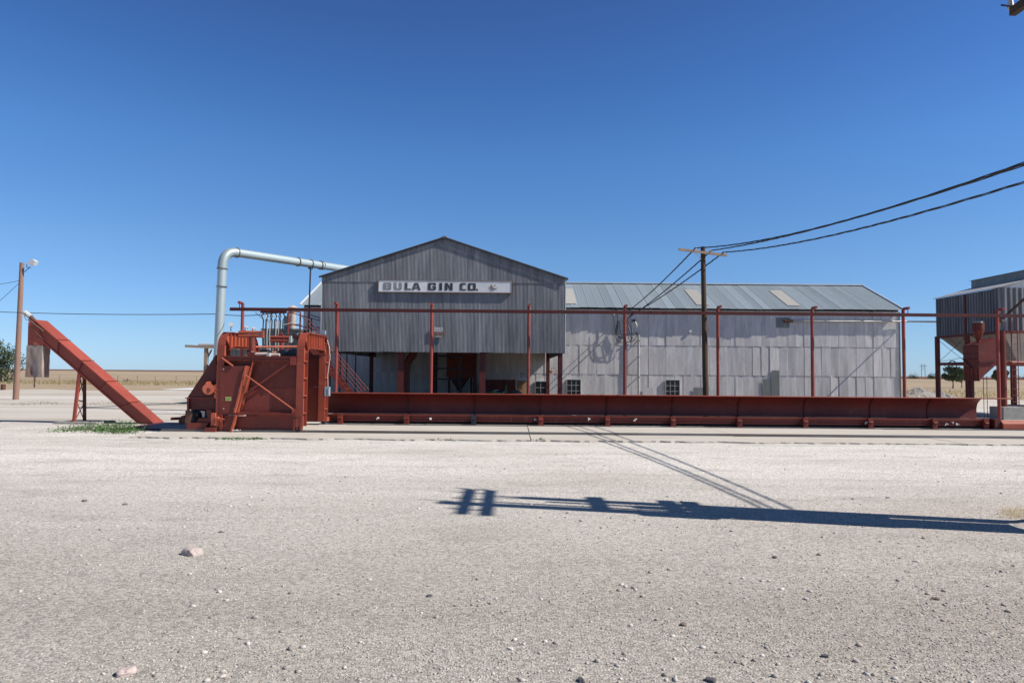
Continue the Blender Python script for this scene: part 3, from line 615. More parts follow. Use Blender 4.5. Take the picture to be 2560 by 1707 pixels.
# ------------------------------------------------------------------ travelling feeder head
YN, YK = 20.7, 23.1
fh = thing('module_feeder', 'big red steel module feeder head straddling the rails at the left', 'machine', (Z3(1050,1400,YN).x,YN,0))
XL, XR = Z3(545,900,YN).x, Z3(1590,900,YN).x
ztop = Z3(1600,150,YN).z; zin = Z3(1600,345,YN).z
def portal(X, name='portal_frame'):
    f = MB(); w_ = .12; dcol = .40; zc = .22
    # side plates (planes of constant X) : two columns and an arched head, cut as one outline
    def arc(cy,cz,r,a0,a1,n=7): return [(cy+r*math.cos(R(a0+(a1-a0)*i/n)), cz+r*math.sin(R(a0+(a1-a0)*i/n))) for i in range(n+1)]
    ya, yb_ = YN, YK+dcol; Ro, Ri = .55, .22
    outer = [(ya,zc)]+arc(ya+Ro,ztop-Ro,Ro,180,90)+arc(yb_-Ro,ztop-Ro,Ro,90,0)+[(yb_,zc)]
    inner = [(yb_-dcol,zc)]+arc(yb_-dcol-Ri,zin-Ri,Ri,0,90)+arc(ya+dcol+Ri,zin-Ri,Ri,90,180)+[(ya+dcol,zc)]
    n = len(outer); vs = []; fs = []
    t = .03
    for x in (X-t/2, X+t/2):
        vs += [(x,y,z) for y,z in outer]+[(x,y,z) for y,z in inner[::-1]]
    for k in range(n-1):
        fs.append((k,k+1,n+k+1,n+k)); fs.append((2*n+k,3*n+k,3*n+k+1,2*n+k+1))
    f.add(vs,fs); web = f.build(name, REDB, fh)
    fl = MB()
    for loop, sgn in ((outer,1),(inner,-1)):
        for k in range(n-1):
            (y0_,z0_),(y1_,z1_) = loop[k],loop[k+1]; fl.beam((X,y0_,z0_),(X,y1_,z1_),.022,.22,upv=(1,0,0),ext=.004)
    fl.build('flange', REDM, web)  # one paint with the web; the front's shade is put into this darker tone
    zr = zc+.15; k=0
    for y in (ya+dcol/2, yb_-dcol/2):
        for z in (.62,1.15,1.68,2.2):
            rb = MB(); rb.box(X-.10,X+.10,y-dcol/2+.014,y+dcol/2-.014,z-.013,z+.013); rb.build('stiffener', REDB, web)
    nr = 7
    for i in range(nr):
        y = ya+dcol+.15+(yb_-ya-2*dcol-.3)*i/(nr-1); zi = zin
        rb = MB(); rb.box(X-.09,X+.09,y-.013,y+.013,zi+.014,ztop-.014); rb.build('stiffener', REDB, web)
    for (y1_,z1_,y2_,z2_) in ((ya+.14,ztop-.2,ya+dcol+.12,zin-.1),(yb_-.14,ztop-.2,yb_-dcol-.12,zin-.1)):
        rb = MB(); rb.beam((X,y1_,z1_),(X,y2_,z2_),.02,.19,upv=(1,0,0)); rb.build('stiffener', RED, web)
portal(XL+.02); portal(XR-.06)
def p3(u,v,Y): return Z3(u,v,Y)
def plate(name, pts, Y, th=.02, m=RED, parent=None, label=None):
    mb = MB(); mb.prism([Z3(u,v,Y) for u,v in pts], (0,th,0)); return mb.build(name, m, parent or fh, label=label)
YS = YN+.16
wall1 = plate('side_wall', [(570,455),(1515,455),(1515,860),(570,860)], YS+.05)
wall2 = plate('side_wall', [(570,866),(1515,866),(1515,1200),(570,1200)], YS+.03)
plate('lower_skirt', [(520,1212),(1505,1212),(1495,1415),(430,1415)], YS, m=RED)
farw = YK+.15
xl_, xr_ = XL, XR+.0
z0_, z1_ = .25, Z3(1700,490,farw).z
mb = MB(); mb.box(XL,XR-.08,farw,farw+.02,.2,1.36); mb.build('far_wall', RED, fh)
mb = MB(); mb.box(XL,XR-.08,farw+.005,farw+.025,1.37,z1_+.1); mb.build('far_wall', RED, fh)
mb = MB(); mb.box(XL,XR+.02,farw-.08,farw-.005,z1_,z1_+.14); mb.build('far_top_beam', REDD, fh)
a_ = Z3(570,455,YN); b_ = Z3(1520,510,YN)
mb = MB(); mb.box(XL+.08,XR-.12,YN+.02,YN+.15,b_.z,a_.z-.012); mb.box(XL+.08,XR-.12,YN-.03,YN+.2,b_.z-.02,b_.z); mb.box(XL+.08,XR-.12,YN-.03,YN+.2,a_.z-.012,a_.z+.005); mb.build('top_beam', RED, fh)
a_ = Z3(560,1160,YN); b_ = Z3(1530,1205,YN)
mb = MB(); mb.box(XL+.08,XR-.12,YN+.0,YN+.14,b_.z,a_.z-.0); mb.box(XL+.9,XR-.12,YN-.06,YN+.0,(a_.z+b_.z)/2-.01,(a_.z+b_.z)/2+.012); mb.build('lower_beam', RED, fh)
# door with label, sloping channels
dr = plate('door', [(555,580),(900,580),(742,1165),(555,1165)], YN-.03, .03, RED)
plate('rating_label', [(622,970),(697,970),(697,1020),(622,1020)], YN-.038, .006, YELL, dr)
plate('rating_label_strip', [(626,990),(693,990),(693,996),(626,996)], YN-.042, .003, GREENP, dr)
for u,v in ((863,645),(797,885),(735,1120),(600,620),(600,1120)):
    mb = MB(); c_ = Z3(u,v,YN-.04); mb.ring(c_,(0,1,0),.016,.02,8); mb.build('bolt', FRAME, dr)
mb = MB(); mb.beam(Z3(890,580,YN-.03),Z3(745,1170,YN-.03),.05,.10,upv=(0,1,0)); mb.beam(Z3(912,580,YN-.0),Z3(765,1160,YN-.0),.12,.02,upv=(0,1,0)); mb.build('sloping_channel', REDB, fh)
mb = MB(); mb.beam(Z3(985,520,YN+.05),Z3(785,1165,YN+.05),.03,.14,upv=(0,1,0)); mb.beam(Z3(940,590,YN+.10),Z3(800,1160,YN+.10),.16,.02,upv=(0,1,0)); mb.build('sloping_channel', REDB, fh)
mb = MB(); mb.beam(Z3(765,1200,YN+.0),Z3(700,1415,YN+.0),.05,.13,upv=(0,1,0)); mb.build('sloping_channel', REDB, fh)
plate('guard_panel', [(455,1205),(755,1205),(690,1420),(420,1380)], YN+.06, .02, RED)
mb = MB(); mb.tube([Z3(578,478,YN-.02),Z3(720,582,YN-.06)],.028,8); mb.tube([Z3(875,692,YN-.09),Z3(1500,1142,YN-.02)],.022,8); mb.build('brace_rod', REDB, fh, True)
mb = MB(); mb.beam(Z3(1478,512,YN+.02),Z3(805,985,YN+.02),.05,.05,upv=(0,1,0)); mb.build('brace_angle', RED, fh)
for u,v in ((1480,510),(1500,1160)):
    mb = MB(); c_ = Z3(u,v,YN-.01); mb.box(c_.x-.08,c_.x+.1,YN-.04,YN-.02,c_.z-.14,c_.z+.1); mb.build('gusset', RED, fh)
mb = MB(); mb.tube([Z3(600,480,YN-.1)]+[Z3(765+i*90,1275+40*math.sin(i/8*math.pi),YN-.02) for i in range(1,9)],.006,4)
# hood at the left
hood = MB(); hood.prism([Z3(500,440,YN+.25),Z3(510,1000,YN+.25),Z3(145,975,YN+.25)], (0,2.3,0)); hood.build('hood', REDD, fh)
mb = MB(); mb.beam(Z3(118,983,YN+.22),Z3(505,985,YN+.22),.05,.03); mb.build('hood_lip', RED, fh)
plate('hopper_box', [(135,990),(490,990),(490,1130),(165,1130)], YN+.27, 2.1, REDD)
plate('end_stiffener', [(135,990),(160,990),(165,1300),(140,1290)], YN+.2, .05, RED)
plate('motor_cabinet_back', [(190,1130),(450,1130),(450,1290),(190,1300)], YN+.45, .3, DARKS)
plate('motor_cabinet_base', [(290,1240),(445,1240),(445,1298),(250,1298)], YN+.2, .2, RED)
plate('motor_cabinet_side', [(380,1135),(448,1135),(448,1240),(400,1240)], YN+.2, .2, RED)
dc = plate('torn_cover', [(118,1135),(195,1150),(200,1200),(172,1310),(112,1300)], YN+.05, .02, RUSTS)
mb = MB(); mb.tube([Z3(235,1190,YN+.35),Z3(300,1185,YN+.35)],.12,14); mb.tube([Z3(300,1150,YN+.3),Z3(350,1150,YN+.3)],.05,10); mb.build('motor', DARKS, fh, True)
plate('motor_shroud', [(305,1148),(362,1150),(358,1225),(335,1228),(325,1175)], YN+.18, .05, FRAME)
plate('scoop', [(128,1300),(415,1298),(370,1350),(330,1385),(280,1408),(225,1420),(140,1418)], YN+.1, .5, RED)
plate('wheel_box', [(362,1355),(495,1355),(495,1440),(358,1440)], YN-.1, .3, RED)
plate('left_bumper', [(30,1275),(60,1215),(105,1200),(120,1300),(40,1320)], YN+.6, .5, REDD)
# wheels, brackets
for (u,v) in ((530,1398),(1537,1408)):
    c_ = Z3(u,v,YN+.05); wh = MB(); wh.ring((c_.x,YN+.08,.18),(0,1,0),.10,.1,18); wo = wh.build('wheel', DARKS, fh, True)
    mb = MB(); mb.ring((c_.x,YN+.02,.18),(0,1,0),.045,.05,10); mb.build('hub', RUSTS, wo)
    mb = MB(); mb.box(c_.x-.12,c_.x-.07,YN-.02,YN+.18,.12,.5); mb.box(c_.x+.07,c_.x+.12,YN-.02,YN+.18,.12,.5); mb.box(c_.x-.12,c_.x+.12,YN-.02,YN+.18,.5,.54); mb.build('wheel_bracket', RED, fh)
for X in (XL,XR-.06):
    wh = MB(); wh.ring((X,YK+.3,.2),(0,1,0),.09,.1,18); wh.build('wheel', DARKS, fh, True)
    mb = MB(); mb.box(X-.09,X+.14,YK+.2,YK+.5,.2,.34); mb.build('wheel_bracket', REDB, fh)
mb = MB(); mb.box(Z3(520,0,YN).x-.06,Z3(520,0,YN).x+.06,YN-.1,YN+.0,.25,.62); mb.tube([Z3(500,1240,YN-.12),Z3(545,1240,YN-.12)],.05,10); mb.tube([Z3(540,1240,YN-.12),Z3(610,1255,YN-.12)],.018,6); mb.tube([Z3(575,1245,YN-.12),Z3(560,1280,YN-.12)],.015,6); mb.build('brake_lever', REDB, fh, True)
# gear motor on the hood
mt = MB(); mt.tube([Z3(410,870,YN+.23),Z3(410,870,YN-.12)],.17,18); m_o = mt.build('gear_motor', REDB, fh, True)
mb = MB(); mb.tube([Z3(385,815,YN+.05),Z3(440,825,YN+.05)],.09,12); mb.tube([Z3(400,800,YN+.05),Z3(445,800,YN+.05)],.06,10); mb.build('motor_can', REDB, m_o, True)
mb = MB(); mb.ring(Z3(408,885,YN-.13),(0,1,0),.07,.03,12); mb.build('shaft_cover', RED, m_o, True)
mb = MB(); a_ = Z3(488,815,YN+.0); b_ = Z3(530,940,YN+.0); mb.box(a_.x,a_.x+.05,YN-.02,YN+.1,b_.z-.1,a_.z); mb.box(a_.x,b_.x+.02,YN-.02,YN+.1,b_.z,b_.z+.02); mb.box(a_.x,b_.x+.02,YN-.02,YN+.1,a_.z-.18,a_.z-.16); mb.build('side_bracket', REDB, fh)
# twin silencer drums on T posts
def drums(u0,u1,v0,v1,up_,Y,post_v,pw):
    h = (Z3(0,v0,Y).z-Z3(0,v1,Y).z); r_ = h/4*1.0
    za = Z3(u0,v0,Y).z-r_; zb2 = Z3(u0,v1,Y).z+r_; xa, xb = Z3(u0,v0,Y).x, Z3(u1,v0,Y).x
    d = thing('silencer_drums', 'pair of rust-red cylinders stacked on a post, %s of the feeder head' % ('near side, left' if Y < 22 else 'far side, right'), 'machine part', ((xa+xb)/2,Y,post_v), 'stacked cylinders on the feeder head')
    for z in (za,zb2):
        mb = MB(); mb.tube([(xa,Y,z),(xb-.05,Y,z)], r_*.97, 16); mb.build('drum', REDP if Y > 22 else REDB, d, True)
    mb = MB(); mb.box(xb-.045,xb+.03,Y-r_,Y+r_,zb2-r_,za+r_); mb.build('end_cap', REDB if Y < 22 else FRAME, d)
    c_ = Z3(up_,v1,Y); mb = MB(); mb.tube([(c_.x,Y,zb2-r_*.9),(c_.x,Y,post_v)], pw, 12); mb.build('post', RED, d, True)
    mb = MB(); mb.box(c_.x-pw*1.3,c_.x+pw*1.3,Y-pw,Y+pw,post_v,post_v+.12); mb.build('foot', RED, d)
ztb = Z3(900,450,YN).z
drums(795,1098,133,222,968,YN+.25,ztb,.10)
drums(1195,1450,197,282,1330,YK-.1,z1_+.14,.07)
mb = MB(); mb.tube([Z3(690,338,YN+.9),Z3(930,348,YN+.5)],.035,8); mb.tube([Z3(980,340,YN+.5),Z3(1525,335,YN+1.9)],.035,8); mb.tube([Z3(1280,350,YN+1.4),Z3(1225,440,YN+1.2)],.025,8); mb.build('tie_pipe', REDB, fh, True)
mb = MB(); mb.tube([Z3(1000,432,YN+.2),Z3(1155,430,YN+.2)],.055,12); mb.tube([Z3(1172,440,YN+.3),Z3(1310,442,YN+.3)],.05,12); mb.tube([Z3(910,445,YN+.2),Z3(960,400,YN+.2),Z3(1010,440,YN+.2)],.05,10); mb.build('hydraulic_cylinder', PINKW, fh, True)
mb = MB(); a_=Z3(1150,415,YN+.15); mb.box(a_.x,a_.x+.09,YN+.1,YN+.3,a_.z-.14,a_.z+.0); mb.build('valve_block', FRAME, fh)
for u in (1280,1400,1050):
    mb = MB(); mb.prism([Z3(u,450,YN+.8),Z3(u+20,380,YN+.8),Z3(u+80,365,YN+.8),Z3(u+120,410,YN+.8),Z3(u+125,450,YN+.8)], (0,.35,0)); mb.build('drive_housing', DARKS, fh)
mb = MB(); mb.tube([Z3(1330,150,YK),Z3(1330,180,YK)],.03,8); mb.tube([Z3(1300,185,YK),Z3(1355,188,YK)],.05,8); mb.build('cable_gland', RED, fh, True)
# floodlights on top, electrical box
fl_ = thing('floodlight', 'small white floodlight on top of the feeder head beside the grey duct', 'lamp', Z3(700,130,YN+.3))
mb = MB(); mb.tube([Z3(695,135,YN+.3),Z3(690,100,YN+.3)],.015,6); mb.build('stem', DARKS, fl_)
mb = MB(); c_ = Z3(690,75,YN+.3); mb.tube([c_+Vector((-.02,.08,-.01)),c_+Vector((.03,-.06,.04))],[.035,.07],12); mb.build('lamp_head', GREYC, fl_, True)
fl_ = thing('floodlight', 'small grey floodlight on the right rear corner of the feeder head', 'lamp', Z3(1860,180,YK))
mb = MB(); c_ = Z3(1862,155,YK); mb.box(c_.x-.09,c_.x+.09,YK-.1,YK+.05,c_.z-.08,c_.z+.06); mb.build('lamp_head', GREYB, fl_)
mb = MB(); mb.tube([c_,c_-Vector((0,0,.2))],.02,6); mb.build('stem', DARKS, fl_)
eb_ = thing('control_box', 'grey-blue electrical box on the rear right column of the feeder head', 'box', Z3(1905,960,YK+.1))
a_ = Z3(1880,843,YK+.0); b_ = Z3(1936,960,YK+.0); mb = MB(); mb.box(a_.x,b_.x,YK-.02,YK+.14,b_.z,a_.z); mb.build('box', GREYB, eb_)
mb = MB(); mb.box(a_.x+.12,b_.x-.02,YK-.035,YK-.021,b_.z+.06,a_.z-.05); mb.build('cover', FRAME, eb_)
mb = MB(); mb.tube([Z3(1920,845,YK+.05),Z3(1915,700,YK),Z3(1935,560,YK),Z3(1948,470,YK),Z3(1935,330,YK+.1),Z3(1900,220,YK+.2)],.014,6); mb.build('cable', FRAME, eb_, True)
for i in range(8):
    pass
lint = MB()
for i in range(18):
    u = random.uniform(705,810); v = random.uniform(1408,1424); a_ = Z3(u,v,YN-.08); a_.z = max(a_.z,.1); lint.beam(a_,a_+Vector((random.uniform(-.06,.06),random.uniform(-.03,.03),random.uniform(0,.03))),.018,.018)
tag(lint.build('lint_scraps', WHITE), kind='stuff', label='white scraps of lint at the foot of the feeder head')
# plate and low conveyor trough between incline and head
fp = thing('floor_plate', 'flat rusty steel plate on the ground between the incline and feeder head', 'plate', (Z3(-60,1330,22).x,22,0))
a_, b_ = P(345,972,23).x, P(430,972,21.6).x
mb = MB(); mb.box(a_-.2,b_,21.6,24.2,.01,.06); mb.build('plate', REDD, fp)
mb = MB(); mb.tube([(a_+.2,24.0,.2),(b_+.3,23.9,.28)],.05,8); mb.build('shaft', RED, fp, True)
mb = MB(); mb.box(b_-.5,b_+.1,23,23.8,.06,.4); mb.build('gear_housing', REDD, fp)

# ------------------------------------------------------------------ inclined conveyor at left
YC = 24.0
ic = thing('incline_conveyor', 'long sloping red box conveyor on an A-frame leg at the left', 'conveyor', Z1(1100,1385,YC))
tA, tB = Z1(262,603,YC), Z1(1168,1387,YC); bA, bB = Z1(285,735,YC), Z1(1045,1387,YC)
n_ = 5
for i in range(n_):
    f0, f1 = i/n_+.002, (i+1)/n_-.002
    mb = MB(); mb.prism([tA.lerp(tB,f0),tA.lerp(tB,f1),bA.lerp(bB,f1),bA.lerp(bB,f0)], (0,.52,0)); mb.build('casing', REDP, ic)
dn = (tB-tA).normalized(); nrm = Vector((-dn.z,0,dn.x)); nrm = nrm if nrm.z > 0 else -nrm
mb = MB(); 
for i in range(n_):
    f0, f1 = i/n_+.004, (i+1)/n_-.004
    a_, b_ = tA.lerp(tB,f0)+nrm*.012, tA.lerp(tB,f1)+nrm*.012
    c_ = MB(); c_.prism([a_-Vector((0,.10,0)),b_-Vector((0,.10,0)),b_-Vector((0,.10,0))+nrm*.025,a_-Vector((0,.10,0))+nrm*.025], (0,.69,0)); c_.build('cover', REDP, ic)
for i in range(1,n_):
    q = tA.lerp(tB,i/n_); c_ = MB(); c_.beam(q+Vector((0,-.11,0))+nrm*.045,q+Vector((0,.6,0))+nrm*.045,.02,.03); c_.beam(q+Vector((0,-.012,0)),bA.lerp(bB,i/n_)+Vector((0,-.012,0)),.04,.02,upv=(0,1,0)); c_.build('joint_flange', RED, ic)
mb = MB(); mb.beam(bA+Vector((0,-.02,.02)),bB+Vector((0,-.02,.02)),.05,.03,upv=tuple(nrm)); mb.build('bottom_flange', REDP, ic)
# leg frame
lt, lbm = Z1(600,990,YC), Z1(555,1383,YC)
lt2, lb2 = Z1(636,1030,YC+.35), Z1(637,1375,YC+.35)
mb = MB(); mb.beam(lt,lbm,.09,.09); mb.build('leg', REDP, ic)
mb = MB(); mb.beam(lt2,lb2,.07,.09); mb.build('leg', REDD, ic)
mb = MB(); mb.beam(lbm,lb2,.06,.06); 
for f in (.05,.55): mb.beam(lt.lerp(lbm,f+.0),lt2.lerp(lb2,f),.04,.04)
for f0,f1 in ((.05,.53),(.56,.98)):
    mb.beam(lt.lerp(lbm,f0),lt2.lerp(lb2,f1),.02,.02); mb.beam(lt.lerp(lbm,f1),lt2.lerp(lb2,f0),.02,.02)
mb.build('cross_brace', RED, ic)
mb = MB(); p = lbm; mb.box(p.x-.5,p.x+1.0,YC-.35,YC+.8,.0,.07); tag(mb.build('concrete_pad', CONCB), 'low grey concrete pad under the leg of the incline', 'pad')
# discharge chute and skirt
a_ = Z1(210,610,YC); b_ = Z1(325,800,YC); mb = MB(); mb.prism([Z1(212,620,YC-.02),Z1(262,605,YC-.02),Z1(330,760,YC-.02),Z1(325,800,YC-.02),Z1(207,800,YC-.02)], (0,.66,0)); mb.build('chute', REDP, ic)
sk = MB(); N = 12; pts0 = []
x0_, x1_ = Z1(205,800,YC).x, Z1(327,800,YC).x; z1c, z0c = Z1(205,800,YC).z, Z1(205,1040,YC).z
vs = []; fs = []
per = [(x0_,YC-.04)]+[(x0_+(x1_-x0_)*k/8, YC-.04) for k in range(1,8)]+[(x1_,YC-.04),(x1_,YC+.15),(x1_,YC+.36),(x0_,YC+.36)]
for j in range(7):
    for k,(x,y) in enumerate(per):
        bu = .035*noise.noise(Vector((x*3,j*.9,y*2)))*(j>0); vs.append((x+bu*.6,y-bu*1.6-.02*math.sin(k*1.3)*(j/6),z1c+.03+(z0c-z1c)*j/6))
m_ = len(per)
for j in range(6):
    for k in range(m_): fs.append((j*m_+k,j*m_+(k+1)%m_,(j+1)*m_+(k+1)%m_,(j+1)*m_+k))
sk.add(vs,fs); sk.build('rubber_skirt', SKIRT, ic, True)
mb = MB(); mb.tube([Z1(185,545,YC+.1),Z1(232,580,YC+.1)],.09,14); mb.build('motor', FRAME, ic, True)
mb = MB(); mb.tube([Z1(230,580,YC+.1),Z1(262,612,YC+.1)],.07,12); mb.tube([Z1(215,600,YC-.1),Z1(330,690,YC-.1)],.035,8); mb.tube([Z1(222,650,YC-.1),Z1(325,752,YC-.1)],.015,6); mb.tube([Z1(192,550,YC),Z1(182,575,YC),Z1(200,605,YC-.05)],.01,5); mb.build('drive_linkage', RUSTS, ic, True)

# ------------------------------------------------------------------ left light pole
lp = thing('light_pole', 'brown wooden pole with a white floodlight at the left edge', 'pole', (P(36,918,42).x,42,0))
b_ = P(36,918,42); t_ = S(0+165/3.016,657,42); b_.z = 0
mb = MB(); mb.tube([b_,b_.lerp(t_,.5),t_],[.17,.145,.125],14); mb.build('pole', WOODP, lp, True)
def Zl(u,v,Y=42): return S(40+u/13.07,640+v/13.07,Y)
c_ = Zl(480,200); mb = MB(); mb.prism([Zl(365,240,41.8),Zl(430,290,41.8),Zl(555,295,41.8),Zl(628,165,41.8),Zl(530,100,41.8),Zl(440,130,41.8)], (0,.3,0)); fo = mb.build('floodlight', WHITE, lp)
mb = MB(); mb.tube([Zl(350,260,41.9),Zl(348,370,41.9),Zl(490,372,41.9)],.02,6); mb.tube([Zl(430,385,41.9),Zl(270,520,42)],.022,6); mb.build('bracket', DARKS, lp)
mb = MB(); mb.tube([Zl(100,750,42),Zl(150,750,42)],.045,8); mb.build('insulator', GREYB, lp)
wire('power_wire', 'thin wire leaving the light pole nearly level to the left', [Zl(120,800,42), S(-160,716,30)], .014, DARKS, .15)
wire('power_wire', 'thin wire leaving the light pole steeply down to the left', [Zl(120,860,42), S(-120,850,36)], .014, DARKS, .1)

# ------------------------------------------------------------------ grey duct
gd = thing('suction_duct', 'large blue-grey air duct rising behind the feeder and bending over to the gable roof', 'duct', (-13.5,32,0))
ptop = S(556,648,32); e1 = Vector((-13.52,32,0)); 
vb = Vector((ptop.x-.12,32,0)); vt = Vector((ptop.x,32,ptop.z-.45))
he = S(592,632,32.6); hr = S(850,670.5,38.6); dirh = (hr-he).normalized()
r_ = .205
mb = MB(); mb.tube([vb,vt],r_,22); mb.build('riser', DUCT, gd, True)
# elbow
ctr = []; p0 = vt; p2 = he; p1 = Vector((vt.x,vt.y,he.z+.02)); 
for i in range(9):
    t = i/8; ctr.append(p0*(1-t)**2+p1*2*t*(1-t)+p2*t*t)
mb = MB(); mb.tube(ctr,r_*1.08,22); mb.build('elbow', DUCT, gd, True)
hend = he+dirh*((hr-he).length*1.35)
mb = MB(); mb.tube([he,hend],[r_,r_],22); mb.build('crossover', DUCT, gd, True)
for c_,d_ in ((vt,(0,0,1)),(Vector((vt.x,32,vt.z-.85)),(0,0,1)),(Vector((vt.x-.05,32,vt.z-4.2)),(0,0,1)),(he,dirh)):
    mb = MB(); mb.ring(c_,d_,r_+.045,.035,22); mb.build('flange', DUCTR, gd, True)
for f in (.55,.68,.78,.81):
    mb = MB(); mb.ring(he.lerp(hr,f*1.0),dirh,r_+.04,.05,22); mb.build('flange', DUCTR if f != .81 else FRAME, gd, True)
q = he.lerp(hr,.68); mb = MB(); mb.tube([q-Vector((0,0,.2)),Vector((q.x-.1,q.y,0))],.045,10); mb.ring(q-Vector((0,0,.24)),(0,0,1),.14,.06,12); mb.build('support_pole', DARKS, gd, True)

# ------------------------------------------------------------------ stair, walkway and plant at the left of the gable
wk = thing('steel_walkway', 'dark red raised steel walkway with railings beside the gable building', 'walkway', (-10.4,36,0))
zw = S(740,838,33).z; wx0, wx1 = S(722,838,33).x, S(757,838,33).x
mb = MB(); mb.box(wx0,wx1,32.6,45,zw-.12,zw); mb.build('deck', REDD, wk)
for y in (32.7,36.5,40.5,44.5):
    for x in (wx0+.05,wx1-.05):
        mb = MB(); mb.tube([(x,y,0),(x,y,zw+1.1)],.04,8); mb.build('post', RED, wk, True)
for x in (wx0+.05,wx1-.05):
    for z in (zw+.55,zw+1.1):
        mb = MB(); mb.tube([(x,32.7 if x < -10.5 else 33.9,z),(x,44.5,z)],.022,6); mb.build('handrail', REDD, wk, True)
for z in (zw+.5,zw+1.1): mb = MB(); mb.tube([(wx0+.05,32.7,z),(wx1-.05,32.7,z)],.022,6); mb.build('handrail', RED, wk, True)
stt = thing('stair', 'steep red steel stair coming down in front of the open bay', 'stair', (-8.8,33,0))
s0, s1 = Vector((wx1,33.0,zw-.05)), Vector((wx1+3.05,33.0,0))
for y in (32.65,33.45):
    mb = MB(); mb.beam((s0.x,y,s0.z),(s1.x,y,s1.z),.04,.2); mb.build('stringer', RED, stt)
    mb = MB(); mb.tube([(s0.x,y,s0.z+1.0),(s1.x+.1,y,s1.z+1.0)],.02,6); mb.tube([(s0.x,y,s0.z+.55),(s1.x+.1,y,s1.z+.55)],.016,6)
    for f in (.3,.6,.95): p = s0.lerp(s1,f); mb.tube([(p.x,y,p.z),(p.x,y,p.z+1.0)],.018,6)
    mb.build('handrail', RED, stt, True)
for i in range(15):
    p = s0.lerp(s1,(i+.5)/15); mb = MB(); mb.box(p.x-.12,p.x+.12,32.67,33.43,p.z-.015,p.z+.015); mb.build('tread', RED, stt)
dh = thing('dust_house', 'grey ribbed metal box building behind the feeder head', 'building', (-13.5,40,0))
def ribbed(name, x0,x1,y0,y1,z0,z1,parent,m,pitch=.2,mface='xy',roof=True,rm=None):
    mb = MB(); mb.box(x0,x1,y0,y1,z0,z1); mb.build(name, m, parent)
    n = int((x1-x0)/pitch)
    for k in range(n):
        x = x0+(k+.5)*(x1-x0)/n; r2 = MB(); r2.prism([(x-pitch*.28,y0,z0),(x-pitch*.14,y0-.035,z0),(x+pitch*.14,y0-.035,z0),(x+pitch*.28,y0,z0)], (0,0,z1-z0)); r2.build('rib', m, parent)
a_ = S(656,822,40); b_ = S(746,900,40); ribbed('wall', a_.x, b_.x, 40, 43, 0, a_.z-.08, dh, GALVD, .24)
mb = MB(); mb.box(a_.x-.06,b_.x+.06,39.9,43.1,a_.z-.08,a_.z+.02); mb.build('roof_edge', GALV, dh)
a2 = S(565,872,38.6); b2 = S(640,900,38.6); lo = thing('ribbed_tank', 'low dark ribbed metal tank seen over the feeder head top beam', 'tank', (a2.x,38.6,0))
ribbed('wall', a2.x, b2.x+.6, 38.6, 41, 0, a2.z, lo, GALVD, .3)
mb = MB(); mb.box(a2.x-.05,b2.x+.65,38.5,41.05,a2.z,a2.z+.06); mb.build('rim', GALV, lo)
def stack(label, xs_, ytop, ybot, ycap, Y, wid, m):
    p = S(xs_,ybot,Y); t = S(xs_,ytop,Y); st = thing('exhaust_stack', label, 'chimney', (p.x,Y,p.z), 'capped exhaust stacks'); r2 = wid*Y/1707/2
    mb = MB(); mb.tube([(p.x,Y,p.z),(p.x,Y,t.z)], r2, 18); mb.build('stack', m, st, True)
    ct = S(xs_,ycap,Y).z; mb = MB()
    hh = r2*1.0; mb.tube([(p.x,Y,ct-hh*.9),(p.x,Y,ct-hh*.45),(p.x,Y,ct)],[r2*1.7,r2*1.0,r2*.12],18); mb.build('rain_cap', m, st, True)
    mb = MB()
    for k in range(3): a3 = k*2.1+.5; mb.tube([(p.x+r2*.9*math.cos(a3),Y+r2*.9*math.sin(a3),t.z-.1),(p.x+r2*.9*math.cos(a3),Y+r2*.9*math.sin(a3),ct-hh*.8)],.012,5)
    mb.build('cap_strut', DARKS, st)
stack('bleached pinkish exhaust stack with a cone cap on the grey ribbed building', 731,776,822,763,40.8,15,PINKW)
stack('short capped vent just left of the festoon loops, left one of two', 614,824,845,815,42,9,PINKW)
stack('short capped vent just left of the festoon loops, right one of two', 633,826,845,818,42.6,9,PINKW)
bx_ = thing('square_duct', 'dark square metal duct standing left of the bleached exhaust stack', 'duct', S(716,822,41)); a_ = S(710,790,41); b_ = S(723,822,41)
mb = MB(); mb.box(a_.x,b_.x,41,41.6,b_.z-.05,a_.z); mb.build('duct', GALVD, bx_)
mb = MB(); mb.tube([(a_.x+.15,41.3,a_.z),(a_.x+.15,41.3,a_.z+.2),(a_.x+.5,41.3,a_.z+.35)],.08,8); mb.build('bend', DARKS, bx_, True)
# pale pipe gantry behind
pg = thing('pipe_gantry', 'pale wooden beam and post gantry just left of the grey duct', 'frame', Z3(385,700,38))
Yg = 38
a_ = Z3(118,328,Yg); b_ = Z3(500,355,Yg); b_.z = a_.z-.12; mb = MB(); mb.beam(a_,b_+Vector((1.5,0,0)),.12,.14); mb.build('beam', WOODL, pg)
mb = MB(); mb.tube([Z3(288,318,Yg+.6),Z3(620,322,Yg+.6)],.1,10); mb.build('pipe', GREYC, pg, True)
c_ = Z3(386,350,Yg+.1); mb = MB(); mb.box(c_.x-.09,c_.x+.09,Yg,Yg+.18,0,c_.z); mb.build('post', WOODL, pg)
mb = MB(); mb.beam(Z3(400,470,Yg+.1),Z3(450,375,Yg+.1),.07,.07); mb.build('brace', WOODL, pg)
c_ = c_+Vector((3.2,0,0)); mb = MB(); mb.box(c_.x-.09,c_.x+.09,Yg,Yg+.18,0,c_.z-.1); mb.build('post', WOODL, pg)

